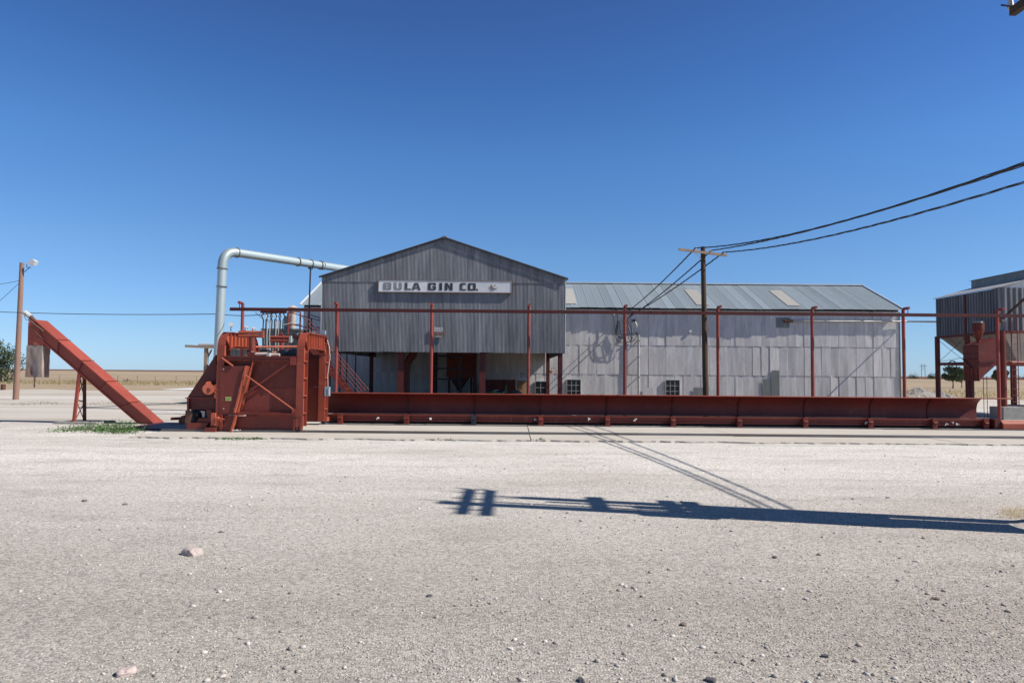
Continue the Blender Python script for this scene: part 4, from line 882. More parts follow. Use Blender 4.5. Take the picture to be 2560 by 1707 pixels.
# ------------------------------------------------------------------ utility pole and service cables
YU = 28.98
up_ = thing('utility_pole', 'dark wooden utility pole with a tilted crossarm in front of the warehouse', 'pole', (P(1620,905,YU).x,YU,0))
b_ = P(1621,905,YU); t_ = P(1614.5,567,YU); k_ = (b_.z)/(t_.z-b_.z); b0 = b_-(t_-b_)*k_
mb = MB(); mb.tube([b0,b0.lerp(t_,.5),t_],[.125,.112,.098],16); mb.build('pole', WOODD, up_, True)
def Zu(u,v,Y=YU): return S(1680+u/13.07,600+v/13.07,Y)
ca, cb2 = Zu(212,300,YU-.14), Zu(1790,505,YU-.14)
mb = MB(); mb.beam(ca,cb2,.075,.10); mb.build('crossarm', WOODL, up_)
mb = MB(); mb.beam(Zu(720,370,YU-.18),Zu(955,630,YU-.2),.015,.045,upv=(0,1,0)); mb.beam(Zu(1330,440,YU-.18),Zu(1060,640,YU-.2),.015,.045,upv=(0,1,0)); mb.build('arm_brace', GREYC, up_)
for u,v in ((770,262),(1255,345),(1690,410)):
    mb = MB(); c_ = Zu(u,v,YU-.14); mb.tube([c_-Vector((0,0,.06)),c_+Vector((0,0,.05))],[.04,.03],8); mb.build('insulator', GREYC, up_, True)
NP = Vector((7.27,8.3,0)); NF = Vector((9.9,8.25,0))
AT = [Zu(765,262,YU-.16), Zu(1290,340,YU-.16), Zu(1690,400,YU-.16)]
NE = [NF+Vector((-.2,.1,5.86)), NF+Vector((-.14,-.1,5.76)), NF+Vector((-.2,.0,5.46))]
labs = ['twisted black cable bundle from the pole top, uppermost on the right','twisted black cable bundle from the crossarm middle, joining the uppermost one','twisted black cable bundle from the crossarm end, lowest on the right']
for a3,e3,lb_,sg_ in zip(AT,NE,labs,(.52,.33,.40)):
    wire('cable_bundle', lb_, [a3,e3], .011, BLKRUB, sg_, 60, 2.1, 3, .017, 'twisted cables to the near pole')
WE = [Z6(605,705,YW-.35), Z6(600,770,YW-.35), Z6(620,745,YW-.35)]
for a3,e3,lb_ in zip(AT,WE,['twisted cable from crossarm left down to the wall head, upper','twisted cable from crossarm middle down to the warehouse wall','twisted cable from crossarm right end down to the warehouse wall, lowest']):
    wire('cable_bundle', lb_, [a3,e3], .014, BLKRUB, .15, 40, 3.0, 3, .02, 'service cables to the warehouse')
# service head: tangle of cables, insulators, conduit mast
fpole = thing('cable_pole', 'pole outside the frame at right that carries the twisted cables', 'pole', NF)
mb = MB(); mb.tube([NF,NF+Vector((0,0,9.3))],[.16,.11],12); mb.build('pole', WOODD, fpole, True)
mb = MB(); mb.beam(NF+Vector((-.6,-.12,5.6)),NF+Vector((.6,-.12,5.5)),.09,.11); mb.build('crossarm', WOODL, fpole)
sh = thing('service_cable_tangle', 'tangle of slack black service cables hanging on the warehouse wall', 'cable', Z6(560,900,YW-.3))
def Zt(u,v,Y=YW-.35): return S(1500+u/11.2,740+v/11.2,Y)
loops = [[(480,470),(490,700),(450,900),(440,1100),(480,1240),(600,1300),(760,1280),(900,1270),(980,1200)],
 [(520,690),(480,900),(460,1030),(520,1150),(640,1150),(760,1100),(860,1050)],
 [(510,700),(500,950),(530,1100),(620,1190),(700,1160)],[(540,700),(560,950),(620,1080),(700,1110)],
 [(760,640),(800,760),(880,900),(890,1150),(860,1260),(760,1280)],[(740,700),(790,900),(850,1030)],[(760,620),(730,800),(760,1000),(800,1180),(830,1240)],
 [(370,520),(380,700),(410,900),(470,1100),(560,1200)],[(990,850),(960,950),(930,1040),(900,1200)],[(1060,1060),(1000,1150),(920,1250),(780,1285)]]
for k, lpn in enumerate(loops):
    mb = MB(); n = len(lpn); P_ = [Zt(u,v,YW-.35-.02*(k%4)) for u,v in lpn]; sp = []
    for i in range(n-1):
        p0,p1,p2,p3_ = P_[max(i-1,0)],P_[i],P_[i+1],P_[min(i+2,n-1)]
        for j in range(5):
            t = j/5; sp.append(.5*((2*p1)+(-p0+p2)*t+(2*p0-5*p1+4*p2-p3_)*t*t+(-p0+3*p1-3*p2+p3_)*t**3))
    sp.append(P_[-1]); mb.tube(sp,.022 if k<7 else .014,6); mb.build('cable', BLKRUB, sh, True)
mb = MB()
for (u0_,v0_,u1_,v1_) in ((780,495,700,680),(760,740,735,800),(770,750,860,1040),(820,790,935,1040)): mb.tube([Zt(u0_,v0_),Zt(u1_,v1_)],.016,5)
mb.build('bare_wire', FRAME, sh)
for i,(u,v,lab) in enumerate(((525,420,'cream insulator on a black bracket under the eave, left of the cable tangle'),(1010,790,'cream elongated insulator on a black bracket right of the cable tangle'),(378,505,'small cream insulator leftmost under the eave'))):
    it = thing('insulator', lab, 'insulator', Zt(u,v,YW-.3), 'insulators on the warehouse wall'); c_ = Zt(u,v,YW-.3)
    h_ = .26 if i == 1 else .12
    mb = MB(); mb.tube([c_+Vector((.05,-.02,-h_/1.3)),c_,c_+Vector((-.06,.02,h_/1.3))],[.03,.075,.035],10); mb.build('body', CREAM, it, True)
    mb = MB(); c2_ = c_+Vector((-.12,.1,h_/1.3)); mb.box(c2_.x-.1,c2_.x+.1,c2_.y-.05,c2_.y+.18,c2_.z,c2_.z+.14); mb.build('bracket', DARKS, it)
cm = thing('conduit_mast', 'pale vertical conduit pipe standing off the warehouse wall', 'conduit', (Z6(700,1400,YW-.25).x,YW-.25,0))
c_ = Z6(700,915,YW-.25); mb = MB(); mb.tube([(c_.x,YW-.25,0),(c_.x,YW-.25,c_.z)],.075,12); mb.build('pipe', GREYC, cm, True)
for v in (965,1110,1290):
    z_ = Z6(700,v,YW-.25).z; mb = MB(); mb.box(c_.x-.1,c_.x+.1,YW-.33,YW-.19,z_-.02,z_+.02); mb.box(c_.x-.03,c_.x+.03,YW-.19,YW-.02,z_-.02,z_+.02); mb.build('bracket', GALVD, cm)
mb = MB(); mb.tube([c_,c_+Vector((-.12,0,.15)),c_+Vector((-.2,-.05,.1))],.06,8); mb.build('weather_head', DARKS, cm, True)
# pale pipe from the wall box to the bin
pw = thing('blow_pipe', 'long thin pale pipe running from the warehouse wall to the raised bin', 'pipe', Z6(1985,800,YW-.3))
pa0, pb = P(1803,737,YW-.22), P(2560,741.5,28.5); pa = P(2085,738.5,YW-.22)
mb = MB(); mb.tube([pa0,pa0.lerp(pa,.985),pa,pa.lerp(pb,.02),pb],.055,10); mb.build('pipe', GREYC, pw, True)
mb = MB(); mb.tube([pa0+Vector((-.05,0,0)),pa0+Vector((.55,0,0))],.10,12); mb.build('nozzle', RUSTS, pw, True)
for f in (.3,.55,.75): mb = MB(); mb.ring(pa.lerp(pb,f),pb-pa,.085,.05,10); mb.build('coupling', DARKS, pw, True)
pr = thing('pipe_prop', 'thin prop holding up the pale pipe beyond the trough', 'post', (pa.lerp(pb,.5).x,pa.lerp(pb,.5).y,0)) if False else None

# ------------------------------------------------------------------ raised bin at the right
BX, BY0, BY1 = 22.3, 31.0, 35.75; BXE = 29.0
bn = thing('raised_seed_bin', 'raised ribbed steel bin on red legs with pale hopper bottoms at the right', 'bin', (25,33,0))
bz0 = Z8(805,582,BY0).z; bz1 = Z8(805,208,BY0).z
# side wall (faces left) in two ribbed panels, front wall
def ribs_y(x, y0, y1, z0, z1, n, nm):
    mb = MB(); mb.box(x,x+.02,y0,y1,z0,z1); w_ = mb.build(nm, GALV, bn)
    for k in range(n):
        y = y0+(k+.5)*(y1-y0)/n; h = (y1-y0)/n; r2 = MB(); r2.prism([(x,y-h*.3,z0),(x-.085,y-h*.17,z0),(x-.085,y+h*.17,z0),(x,y+h*.3,z0)], (0,0,z1-z0)); r2.build('rib', GALV, w_)
ym = 33.4
ribs_y(BX, BY0, ym-.06, bz0, bz1, 12, 'side_panel'); ribs_y(BX, ym+.06, BY1, bz0, bz1, 11, 'side_panel')
mb = MB(); mb.box(BX,BXE,BY0-.02,BY0,bz0,bz1); fw_ = mb.build('front_panel', GALV, bn)
for k in range(26):
    h = (BXE-BX)/26; x = BX+(k+.5)*h; r2 = MB(); r2.prism([(x-h*.3,BY0-.02,bz0),(x-h*.17,BY0-.10,bz0),(x+h*.17,BY0-.10,bz0),(x+h*.3,BY0-.02,bz0)], (0,0,bz1-bz0)); r2.build('rib', GALV, fw_)
mb = MB(); mb.box(BX+.02,BXE,BY1-.02,BY1,bz0,bz1); mb.box(BXE-.02,BXE,BY0,BY1-.02,bz0,bz1); mb.build('rear_panel', GALV, bn)
xm, zm_ = 24.1, bz1+.55
mb = MB(); mb.prism([(BX-.1,BY0-.12,bz1+.01),(xm,BY0-.12,zm_),(xm,BY0-.12,zm_+.03),(BX-.1,BY0-.12,bz1+.04)], (0,BY1-BY0+.25,0)); mb.build('roof', GREYC, bn)
mb = MB(); mb.prism([(BXE+.1,BY0-.12,bz1+.01),(xm+3,BY0-.12,zm_),(xm+3,BY0-.12,zm_+.03),(BXE+.1,BY0-.12,bz1+.04)], (0,BY1-BY0+.25,0)); mb.build('roof', GREYC, bn)
mb = MB(); mb.prism([(BX,BY0+.0,bz1),(BXE,BY0+.0,bz1),(xm+3,BY0,zm_),(xm,BY0,zm_)], (0,.02,0)); mb.build('gable_panel', WHITE, bn)
mb = MB(); mb.box(xm-.02,xm+3.02,BY0+.1,BY1-.1,zm_+.0,zm_+.42); mb.build('ridge_monitor', DARKS if False else GALVD, bn)
mb = MB(); mb.prism([(xm-.1,BY0,zm_+.42),(xm+1.5,BY0,zm_+.62),(xm+3.1,BY0,zm_+.42)], (0,BY1-BY0,0)); mb.build('monitor_roof', DARKS, bn)
for x,y in ((BX,ym),):
    mb = MB(); mb.box(x-.1,x+.0,y-.055,y+.055,2.4,bz1-.01); mb.build('mid_column', RED, bn)
mb = MB(); mb.box(BX-.06,BXE,BY0-.1,BY0-.075,bz0-.12,bz0); mb.box(BX-.08,BX-.055,BY0-.07,BY1,bz0-.12,bz0); mb.build('eave_beam', RED, bn)
zlow = Z8(0,865,33).z if False else 2.55
for (x,y,w_) in ((BX,BY0,.13),(BX,ym,.12),(BX,BY1,.12),(24.3,33.1,.13),(BXE,BY0,.13),(BXE,BY1,.13)):
    zt2 = bz0-.01 if x == BX or x == BXE else bz0-.6
    mb = MB(); mb.tube([(x+.0,y,.0 if (x,y) not in ((BX,BY0),(24.3,33.1)) else .55),(x,y,zt2)],w_,12); mb.build('leg', RED, bn, True)
mb = MB()
mb.tube([(BX,BY0,zlow),(BX,BY1,zlow)],.075,10); mb.tube([(BX,BY1,zlow),(BXE,BY1,zlow)],.075,10); mb.tube([(BX,BY0,zlow),(BXE,BY0,zlow)],.09,10); mb.build('tie_beam', RED, bn, True)
# hoppers
for (x0_,x1_,y0_,y1_) in ((BX+.05,25.6,BY0+.05,ym-.02),(BX+.05,25.6,ym+.02,BY1-.05),(25.65,BXE-.05,BY0+.05,ym-.02),(25.65,BXE-.05,ym+.02,BY1-.05)):
    cx_, cy_ = (x0_+x1_)/2,(y0_+y1_)/2; zb2 = bz0-1.45; g_ = .3
    mb = MB(); mb.add([(x0_,y0_,bz0-.02),(x1_,y0_,bz0-.02),(x1_,y1_,bz0-.02),(x0_,y1_,bz0-.02),(cx_-g_,cy_-g_,zb2),(cx_+g_,cy_-g_,zb2),(cx_+g_,cy_+g_,zb2),(cx_-g_,cy_+g_,zb2)],[(0,1,5,4),(1,2,6,5),(2,3,7,6),(3,0,4,7),(4,5,6,7)]); ho = mb.build('hopper', GREYC, bn)
    for f in (.25,.5,.75):
        r2 = MB(); r2.beam((x0_,y0_+(y1_-y0_)*f,bz0-.05),(cx_-g_,cy_+(f-.5)*.5,zb2+.02),.04,.05,upv=(-1,0,-1)); r2.beam((x0_+(x1_-x0_)*f,y0_,bz0-.05),(cx_+(f-.5)*.5,cy_-g_,zb2+.02),.04,.05,upv=(0,-1,-1)); r2.build('seam_rib', GREYC, ho)
mb = MB()
for (a3,b3) in (((BX,BY1,bz0-.15),(BX,ym,zlow)),((BX,BY1,zlow+.05),(BX,ym,bz0-.1)),((BX,BY0,bz0-.15),(BX,ym,zlow)),((BX,BY1,zlow+.1),(BXE,BY1,bz0-.1)),((BX,BY1,bz0-.1),(BXE,BY1,zlow))): mb.tube([a3,b3],.011,5)
mb.build('tie_rod', DARKS, bn)
hw = Z8(343,883,35.6); mb = MB(); mb.tube([hw+Vector((.0,.24*math.cos(t),.24*math.sin(t))) for t in [i*math.pi/8 for i in range(17)]],.025,6)
mb2 = MB(); ctrw = hw; mb2.tube([hw+Vector((.22*math.cos(t),-.1,.24*math.sin(t))) for t in [i*math.pi/8 for i in range(17)]],.025,6)
for k in range(3): t = k*math.pi/3; mb2.tube([hw+Vector((.22*math.cos(t),-.1,.24*math.sin(t))),hw-Vector((.22*math.cos(t),.1,.24*math.sin(t)))],.014,5)
mb2.build('hand_wheel', DARKS, bn, True)
mb = MB(); lx = Z8(850,900,31.2).x
for x in (lx-.14,lx+.14): mb.tube([(x,30.85,.3),(x,30.85,bz0+.6)],.018,6)
lad = mb.build('ladder', RED, bn, True)
for i in range(13): r2 = MB(); r2.tube([(lx-.14,30.85,.5+i*.29),(lx+.14,30.85,.5+i*.29)],.012,5); r2.build('rung', RED, lad)
mb = MB(); mb.tube([Z8(870,600,30.6),Z8(868,760,30.6)],.02,6); mb.build('drop_rod', RED, bn)
# two concrete blocks
def cblock(a3,b3,Y,d,lab):
    a_ = Z8(*a3,Y); b_ = Z8(*b3,Y); mb = MB(); mb.box(a_.x,b_.x,Y,Y+d,0,a_.z); tag(mb.build('concrete_block', CONCB), lab, 'block', 'concrete blocks under the bin legs')
a_ = Vector((BX,BY0,0)); mb = MB(); mb.box(a_.x-.42,a_.x+.62,BY0-.55,BY0+.35,0,.57); tag(mb.build('concrete_block', CONCB), 'larger concrete block under the front left leg of the raised bin', 'block', 'concrete blocks under the bin legs')
mb = MB(); mb.box(24.3-.45,24.3+.5,32.6,33.6,0,.57); tag(mb.build('concrete_block', CONCB), 'farther concrete block behind the front one under the bin', 'block', 'concrete blocks under the bin legs')
# diagonal auger tube at the far right
au = thing('auger_tube', 'rusty pipe rising steeply to the right in front of the bin', 'pipe', Z8(780,490,29.6)); mb = MB(); mb.tube([Z8(765,500,29.6),Z8(1150,150,29.0)],.055,12); mb.build('tube', RUSTS, au, True)
mb = MB(); mb.ring(Z8(775,490,29.6),(1,0,1),.14,.1,12); mb.build('collar', DUCTR, au, True)
# cyclone and red hopper box
hb = thing('trash_hopper', 'dark red steel trash hopper with a small cyclone on top, left of the bin', 'hopper', Z8(515,1160,30.2))
YH = 30.0
def H8(pts, name, th, m=RED, Y=YH): mb = MB(); mb.prism([Z8(u,v,Y) for u,v in pts], (0,th,0)); return mb.build(name, m, hb)
H8([(584,705),(732,640),(732,880),(590,1008),(584,1020)], 'inclined_chute', 1.0, REDT)
hx = Z8(584,705,YH).x; hz0, hz1 = Z8(584,1020,YH).z, Z8(584,705,YH).z
mb = MB(); mb.box(hx-.03,hx-.002,YH-.02,YH+1.02,hz0,hz1); mb.build('side_plate', RED, hb)
for k, z in enumerate((hz1-.02,)+tuple(Z8(584,v,YH).z for v in (778,825,905))): mb = MB(); mb.box(hx-.06,hx-.031,YH-.02,YH+1.03,z-.012,z+.012); mb.build('stiffener', REDD, hb)
for k in range(4): y = YH+.12+.25*k; mb = MB(); mb.box(hx-.055,hx-.031,y-.015,y+.015,hz0+.01,Z8(584,905,YH).z-.013); mb.build('slat', REDM, hb)
mb = MB(); mb.beam((hx-.07,YH+1.0,Z8(584,822,YH).z),(hx-.07,YH+.4,Z8(584,905,YH).z),.03,.03); mb.beam(Z8(590,855,YH-.03),Z8(730,845,YH-.03),.05,.05); mb.build('brace', REDD, hb)
cc = Z8(578,515,YH+.5); c2 = Z8(578,600,YH+.5); c3 = Z8(578,665,YH+.5); c4_ = Z8(578,710,YH+.5)
mb = MB(); mb.tube([cc,Z8(578,575,YH+.5)],[.245,.235],18); mb.build('cyclone_barrel', REDT, hb, True)
mb = MB(); mb.tube([Z8(578,577,YH+.5),c3],[.23,.08],18); mb.tube([c3,c4_],.075,12); mb.build('cyclone_cone', RED, hb, True)
mb = MB(); mb.tube([cc,cc+Vector((0,0,.07))],.18,14); mb.build('cyclone_cap', GREYC, hb, True)
c_ = Z8(515,1015,YH+1.3); c_.x = max(c_.x, hx-.2); c_.z = 3.0; mb = MB(); mb.tube([(c_.x,YH+1.3,0),(c_.x,YH+1.3,c_.z)],.125,14); mb.build('support_leg', REDD, hb, True)
for u in (622,652): mb = MB(); mb.tube([Z8(u,975,YH+.6),(Z8(u,975,YH+.6).x,YH+.6,.0)],.014,5); mb.build('chain', DARKS, hb)

# ------------------------------------------------------------------ near pole, off to the right: arm tip, shadow of its gear
nppole = thing('transformer_pole', 'wooden pole with doubled crossarms at the right, only an arm tip in view', 'pole', NP)
mb = MB(); mb.tube([NP, NP+Vector((0,-.15,7.9))],[.15,.12],14); mb.build('pole', WOODD, nppole, True)
mb = MB(); mb.tube([NP+Vector((0,0,7.8)),NP+Vector((0,0,8.25))],.02,6); mb.build('top_pin', DARKS, nppole)
for z, dx in ((7.05,-.16),(7.42,-.1)):
    mb = MB(); mb.beam(NP+Vector((dx-.08,-.85,z)),NP+Vector((dx-.08,1.12,z)),.09,.115); mb.build('crossarm', WOODD, nppole)
    for y in (-.5,.3,.8,1.15): mb = MB(); mb.tube([NP+Vector((dx-.08,y,z+.06)),NP+Vector((dx-.08,y,z+.2))],[.045,.03],8); mb.build('insulator', GREYC, nppole)
for z,L_ in ((5.7,.5),(4.7,.5),(4.4,.5)):
    mb = MB(); mb.beam(NP+Vector((-.05,-.2,z)),NP+Vector((-.05,L_+.42,z)),.14,.14); mb.build('short_arm', WOODD, nppole)
mb = MB(); mb.beam(NP+Vector((-.22,1.06,7.09)),NP+Vector((-.42,1.09,7.13)),.015,.02)
mb.build('tie_wire', DARKS, nppole)
for y,r2,z1c_ in ((.62,.04,7.0),(-.12,.05,6.7),(.12,.04,7.0),(.35,.05,6.3),(.5,.03,7.0)):
    mb = MB(); mb.tube([NP+Vector((-.14,y,3.5)),NP+Vector((-.14,y,z1c_))],r2,8); mb.build('conduit', GREYC, nppole, True)
mb = MB(); mb.box(NP.x-.40,NP.x-.12,NP.y-.15,NP.y+.58,2.0,4.1); mb.box(NP.x-.36,NP.x-.14,NP.y+.1,NP.y+.42,.7,2.0); mb.build('switch_cabinet', GREYB, nppole)
for y in (-.15,.35): mb = MB(); mb.tube([NP+Vector((-.32,y,4.1)),NP+Vector((-.32,y,4.9))],.12,12); mb.build('transformer', GREYB, nppole, True)

# ------------------------------------------------------------------ ground litter
def rock(bm, c, s, seed, sub=2, flat=.6):
    pass
import bmesh
def make_rock(c, sx, sy, sz, seed, m, name, label, cat='stone', group=None, sub=3):
    bm = bmesh.new(); bmesh.ops.create_icosphere(bm, subdivisions=sub, radius=1)
    for v in bm.verts:
        n_ = noise.noise(v.co*1.1+Vector((seed,0,0)))*.45+noise.noise(v.co*2.7+Vector((0,seed,0)))*.2
        v.co *= 1+n_; 
        for ax,th in ((0,.75),(1,.8),(2,.7)):
            if abs(v.co[ax]) > th: v.co[ax] = math.copysign(th+(abs(v.co[ax])-th)*.25, v.co[ax])
        v.co = Vector((v.co.x*sx, v.co.y*sy, v.co.z*sz+sz*.22))
    me = bpy.data.meshes.new(name); bm.to_mesh(me); bm.free(); me.materials.append(m)
    o = bpy.data.objects.new(name, me); col.objects.link(o); o.location = c; o.rotation_euler = (0,0,seed); tag(o, label, cat, group); return o
PINKR = paint('pale_pink_rock', (.54,.45,.40), (.44,.34,.30), .9, 0, 14, bump=.6, dirt=(.62,.57,.54), damt=.8)
WHR = paint('white_rock', (.60,.57,.53), (.5,.44,.40), .9, 0, 14, bump=.5)
DKR = paint('dark_rock', (.06,.06,.075), (.10,.09,.09), .8, 0, 14, bump=.4)
BRR = paint('brown_rock', (.22,.15,.12), (.13,.10,.09), .9, 0, 14, bump=.5)
def onG(px,py): g = G(px,py); g.z = .006; return g
for px,py,s,m,lab in ((441,1274,.105,PINKR,'largest pale pink rock on the gravel, left foreground'),
 (290,1549,.062,PINKR,'pale pink flat rock at the bottom left edge of the gravel'),
 (986,1371,.038,DKR,'dark blue-black stone in the middle of the foreground gravel'),
 (1112,1376,.018,DKR,'tiny dark stone to the right of the dark blue-black one'),
 (1780,1282,.045,BRR,'small dark brown stone on the gravel right of centre below the shadow'),
 (1632,1566,.07,DKR,'dark stone cut off by the bottom edge of the photo'),
 (1335,1566,.06,DKR,'flat dark stone at the bottom edge left of the other dark one'),
 (1172,1492,.03,WHR,'white stone in the pebbly patch at the bottom centre'),
 (2040,1144,.05,WHR,'small whitish stone above the right part of the long shadow'),
 (1682,1192,.035,WHR,'small white stone touching the lower edge of the long shadow'),
 (520,1380,.03,WHR,'small white stone below and right of the largest pink rock'),
 (194,1152,.06,BRR,'small reddish stone in the left middle distance of the gravel'),
 (287,1160,.05,BRR,'small brown stone right of the reddish one at left'),
 (508,1224,.04,BRR,'small brown stone above the largest pink rock'),
 (493,1252,.035,PINKR,'small orange-pink stone just above the largest rock'),
 (1570,1437,.04,BRR,'brown stone in the bottom right gravel'),
 (2150,1378,.045,BRR,'brown stone lying in the gravel at lower right'),
 (1852,1378,.035,WHR,'pale stone between the two brown ones at lower right'),
 (1895,1510,.035,DKR,'dark stone near the bottom right corner')):
    s = s if px in (441,290) else s*(.5 if py > 1560 else .72); g = onG(px,py); make_rock(g, s*1.15, s*.8, s*.62, px*.013, m, 'stone', lab, 'stone', 'single stones on the gravel yard')
# gravel: small stones joined, density even in the picture, thinning away from the camera
def gravel(name, N, ymin, ymax, smin, smax, mat_, label, seed, big=False):
    rng = np.random.default_rng(seed)
    u = rng.random(N); Y = 1/(1/ymin+(1/ymax-1/ymin)*u)          # uniform in picture rows
    X = (rng.random(N)*2-1)*(Y*.80+.5)
    keep = np.array([noise.noise(Vector((x*.45,y*.45,seed)))+.35*noise.noise(Vector((x*1.7,y*1.7,seed+3))) > rng.random()*.9-.55 for x,y in zip(X,Y)])
    X, Y = X[keep], Y[keep]; n = len(X)
    s = smin+(smax-smin)*rng.random(n)**4.0
    if big:
        base = []; 
        ph = (1+5**.5)/2
        base = np.array([(-1,ph,0),(1,ph,0),(-1,-ph,0),(1,-ph,0),(0,-1,ph),(0,1,ph),(0,-1,-ph),(0,1,-ph),(ph,0,-1),(ph,0,1),(-ph,0,-1),(-ph,0,1)])/1.9
        F = np.array([(0,11,5),(0,5,1),(0,1,7),(0,7,10),(0,10,11),(1,5,9),(5,11,4),(11,10,2),(10,7,6),(7,1,8),(3,9,4),(3,4,2),(3,2,6),(3,6,8),(3,8,9),(4,9,5),(2,4,11),(6,2,10),(8,6,7),(9,8,1)])
    else:
        base = np.array([(1,0,0),(0,1,0),(-1,0,0),(0,-1,0),(0,0,1.),(0,0,-1)]); F = np.array([(0,1,4),(1,2,4),(2,3,4),(3,0,4),(1,0,5),(2,1,5),(3,2,5),(0,3,5)])
    k = len(base)
    V = base[None]*(1+(rng.random((n,k,1))-.5)*.5)*np.stack([.8+.6*rng.random(n),.7+.5*rng.random(n),.45+.35*rng.random(n)],1)[:,None,:]*s[:,None,None]
    a = rng.random(n)*6.28; ca, sa = np.cos(a)[:,None], np.sin(a)[:,None]
    x_ = V[:,:,0]*ca-V[:,:,1]*sa; y_ = V[:,:,0]*sa+V[:,:,1]*ca
    V = np.stack([x_+X[:,None], y_+Y[:,None], V[:,:,2]+s[:,None]*.2+.006],2).reshape(-1,3)
    FF = (F[None]+(np.arange(n)*k)[:,None,None]).reshape(-1)
    me = bpy.data.meshes.new(name); me.vertices.add(len(V)); me.vertices.foreach_set('co', V.ravel().astype(np.float32))
    me.loops.add(len(FF)); me.loops.foreach_set('vertex_index', FF.astype(np.int32)); nf = len(FF)//3
    me.polygons.add(nf); me.polygons.foreach_set('loop_start', (np.arange(nf)*3).astype(np.int32)); me.update(calc_edges=True); me.validate()
    me.materials.append(mat_); o = bpy.data.objects.new(name, me); col.objects.link(o); tag(o, label, kind='stuff'); return o
gravel('fine_gravel', 75000, 3.6, 19, .003, .011, STONE, 'fine pale gravel scattered over the yard', 11)
gravel('coarse_gravel', 4500, 3.6, 18.5, .006, .024, STONE, 'coarser loose pebbles scattered over the gravel yard', 12, True)

# ------------------------------------------------------------------ plants
def leafmat(name, a, b_, c_):
    m, n, l, b = mat(name); g = n.new('ShaderNodeNewGeometry'); cr = n.new('ShaderNodeValToRGB'); e = cr.color_ramp.elements
    e[0].color = c4(a); e[1].color = c4(c_); x = e.new(.5); x.color = c4(b_); l.new(g.outputs['Random Per Island'], cr.inputs[0]); l.new(cr.outputs[0], b.inputs['Base Color']); b.inputs['Roughness'].default_value = .65
    b.inputs['Specular IOR Level'].default_value = .25
    return m
GRN = leafmat('weed_leaves', (.05,.11,.03), (.09,.17,.05), (.14,.22,.08))
OLV = leafmat('grey_green_leaves', (.05,.075,.035), (.09,.12,.06), (.15,.18,.10))
STRAW = leafmat('dry_straw', (.28,.21,.10), (.38,.30,.16), (.48,.41,.25))
def leaves(mb, c, n, spread, size, flat=.5):
    for i in range(n):
        p = Vector(c)+Vector((random.gauss(0,spread[0]),random.gauss(0,spread[1]),abs(random.gauss(0,spread[2]))))
        a = Vector((random.uniform(-1,1),random.uniform(-1,1),random.uniform(-.3,1))).normalized()*size*random.uniform(.6,1.4); b = a.cross(Vector((random.random(),random.random(),random.random()))).normalized()*size*.35
        mb.add([p-b,p+a*.5-b*.3,p+a,p+b],[(0,1,2,3)])
def weed(spots, name, label, m=GRN, size=.05):
    mb = MB()
    for (px,py,n,sx,sz) in spots: g = G(px,py); leaves(mb, g, int(n*2.2), (sx,sx*.6,sz*.8), size*1.25)
    tag(mb.build(name, m), label, kind='stuff')
weed([(160,989,60,.35,.06),(185,985,90,.3,.1),(215,988,170,.35,.12),(245,990,140,.3,.12),(262,984,60,.2,.08),(285,992,170,.3,.13),(303,988,80,.16,.12),(232,993,90,.4,.08),(270,996,70,.3,.06),(140,992,40,.25,.05)], 'green_weeds', 'low green weeds growing in front of the incline conveyor')
weed([(250,978,40,.3,.06),(285,975,50,.3,.09),(102,928,30,.5,.06),(38,930,20,.4,.05),(225,930,30,.6,.08),(258,926,20,.4,.07),(95,926,25,.5,.09),(428,930,25,.5,.07),(350,928,16,.6,.05)], 'scattered_weeds', 'small scattered weeds on the dirt beyond the incline')
weed([(520,1008,40,.3,.03),(545,1009,30,.3,.03),(582,1009,30,.2,.03),(1240,1013,25,.12,.05),(1015,1012,14,.2,.02),(2292,958,40,.4,.05),(2330,950,30,.5,.05)], 'slab_edge_weeds', 'thin weeds along the front edge of the concrete slab')
gr = MB()
for i in range(420):
    g = G(random.uniform(2300,2400), random.uniform(1172,1192)); h = random.uniform(.04,.11); a = Vector((random.uniform(-.05,.05),random.uniform(-.05,.05),h)); b = Vector((.004,.002,0)); z = .03
    gr.add([g-b,g+b,g+a],[(0,1,2)])
tag(gr.build('dry_grass_clump', STRAW), kind='stuff', label='dry grass clump on the small dirt hump at the right edge')
# dirt hump at right edge
def mound(name, cx, cy, rx, ry, h, m, label, cat, n=40, seed=0, rough=.25):
    mb = MB(); vs = []; fs = []
    for j in range(n+1):
        for i in range(n+1):
            x, y = -1+2*i/n, -1+2*j/n; r2 = math.hypot(x,y); z = max(0,1-r2)**.9*h*(1+rough*noise.noise(Vector((x*3,y*3,seed))))+ (h*rough*.3*noise.noise(Vector((x*14,y*14,seed))) if r2 < 1 else 0)
            vs.append((cx+x*rx,cy+y*ry,max(z,0)-(.02 if r2>=1 else 0)))
    for j in range(n):
        for i in range(n): a = j*(n+1)+i; fs.append((a,a+1,a+n+2,a+n+1))
    mb.add(vs,fs); return tag(mb.build(name, m, smooth=False), label, cat)
mound('dirt_hump', 7.3, 8.9, .95, .35, .12, YARD, 'low dirt hump with dry grass at the right edge of the gravel', 'dirt pile', seed=3)
GRVM = ground_mat('grey_rubble', [(.24,.22,.20),(.36,.33,.29),(.14,.13,.12)], [(1.2,.45,.6,.8,(1,1,1)),(3,.5,.65,.7,(1,1,1))], bump=1)
mound('gravel_pile', 33.0, 55, 3.2, 2.4, 1.0, GRVM, 'grey gravel pile beyond the right end of the warehouse', 'gravel pile', seed=9, rough=.4)
mb = MB()
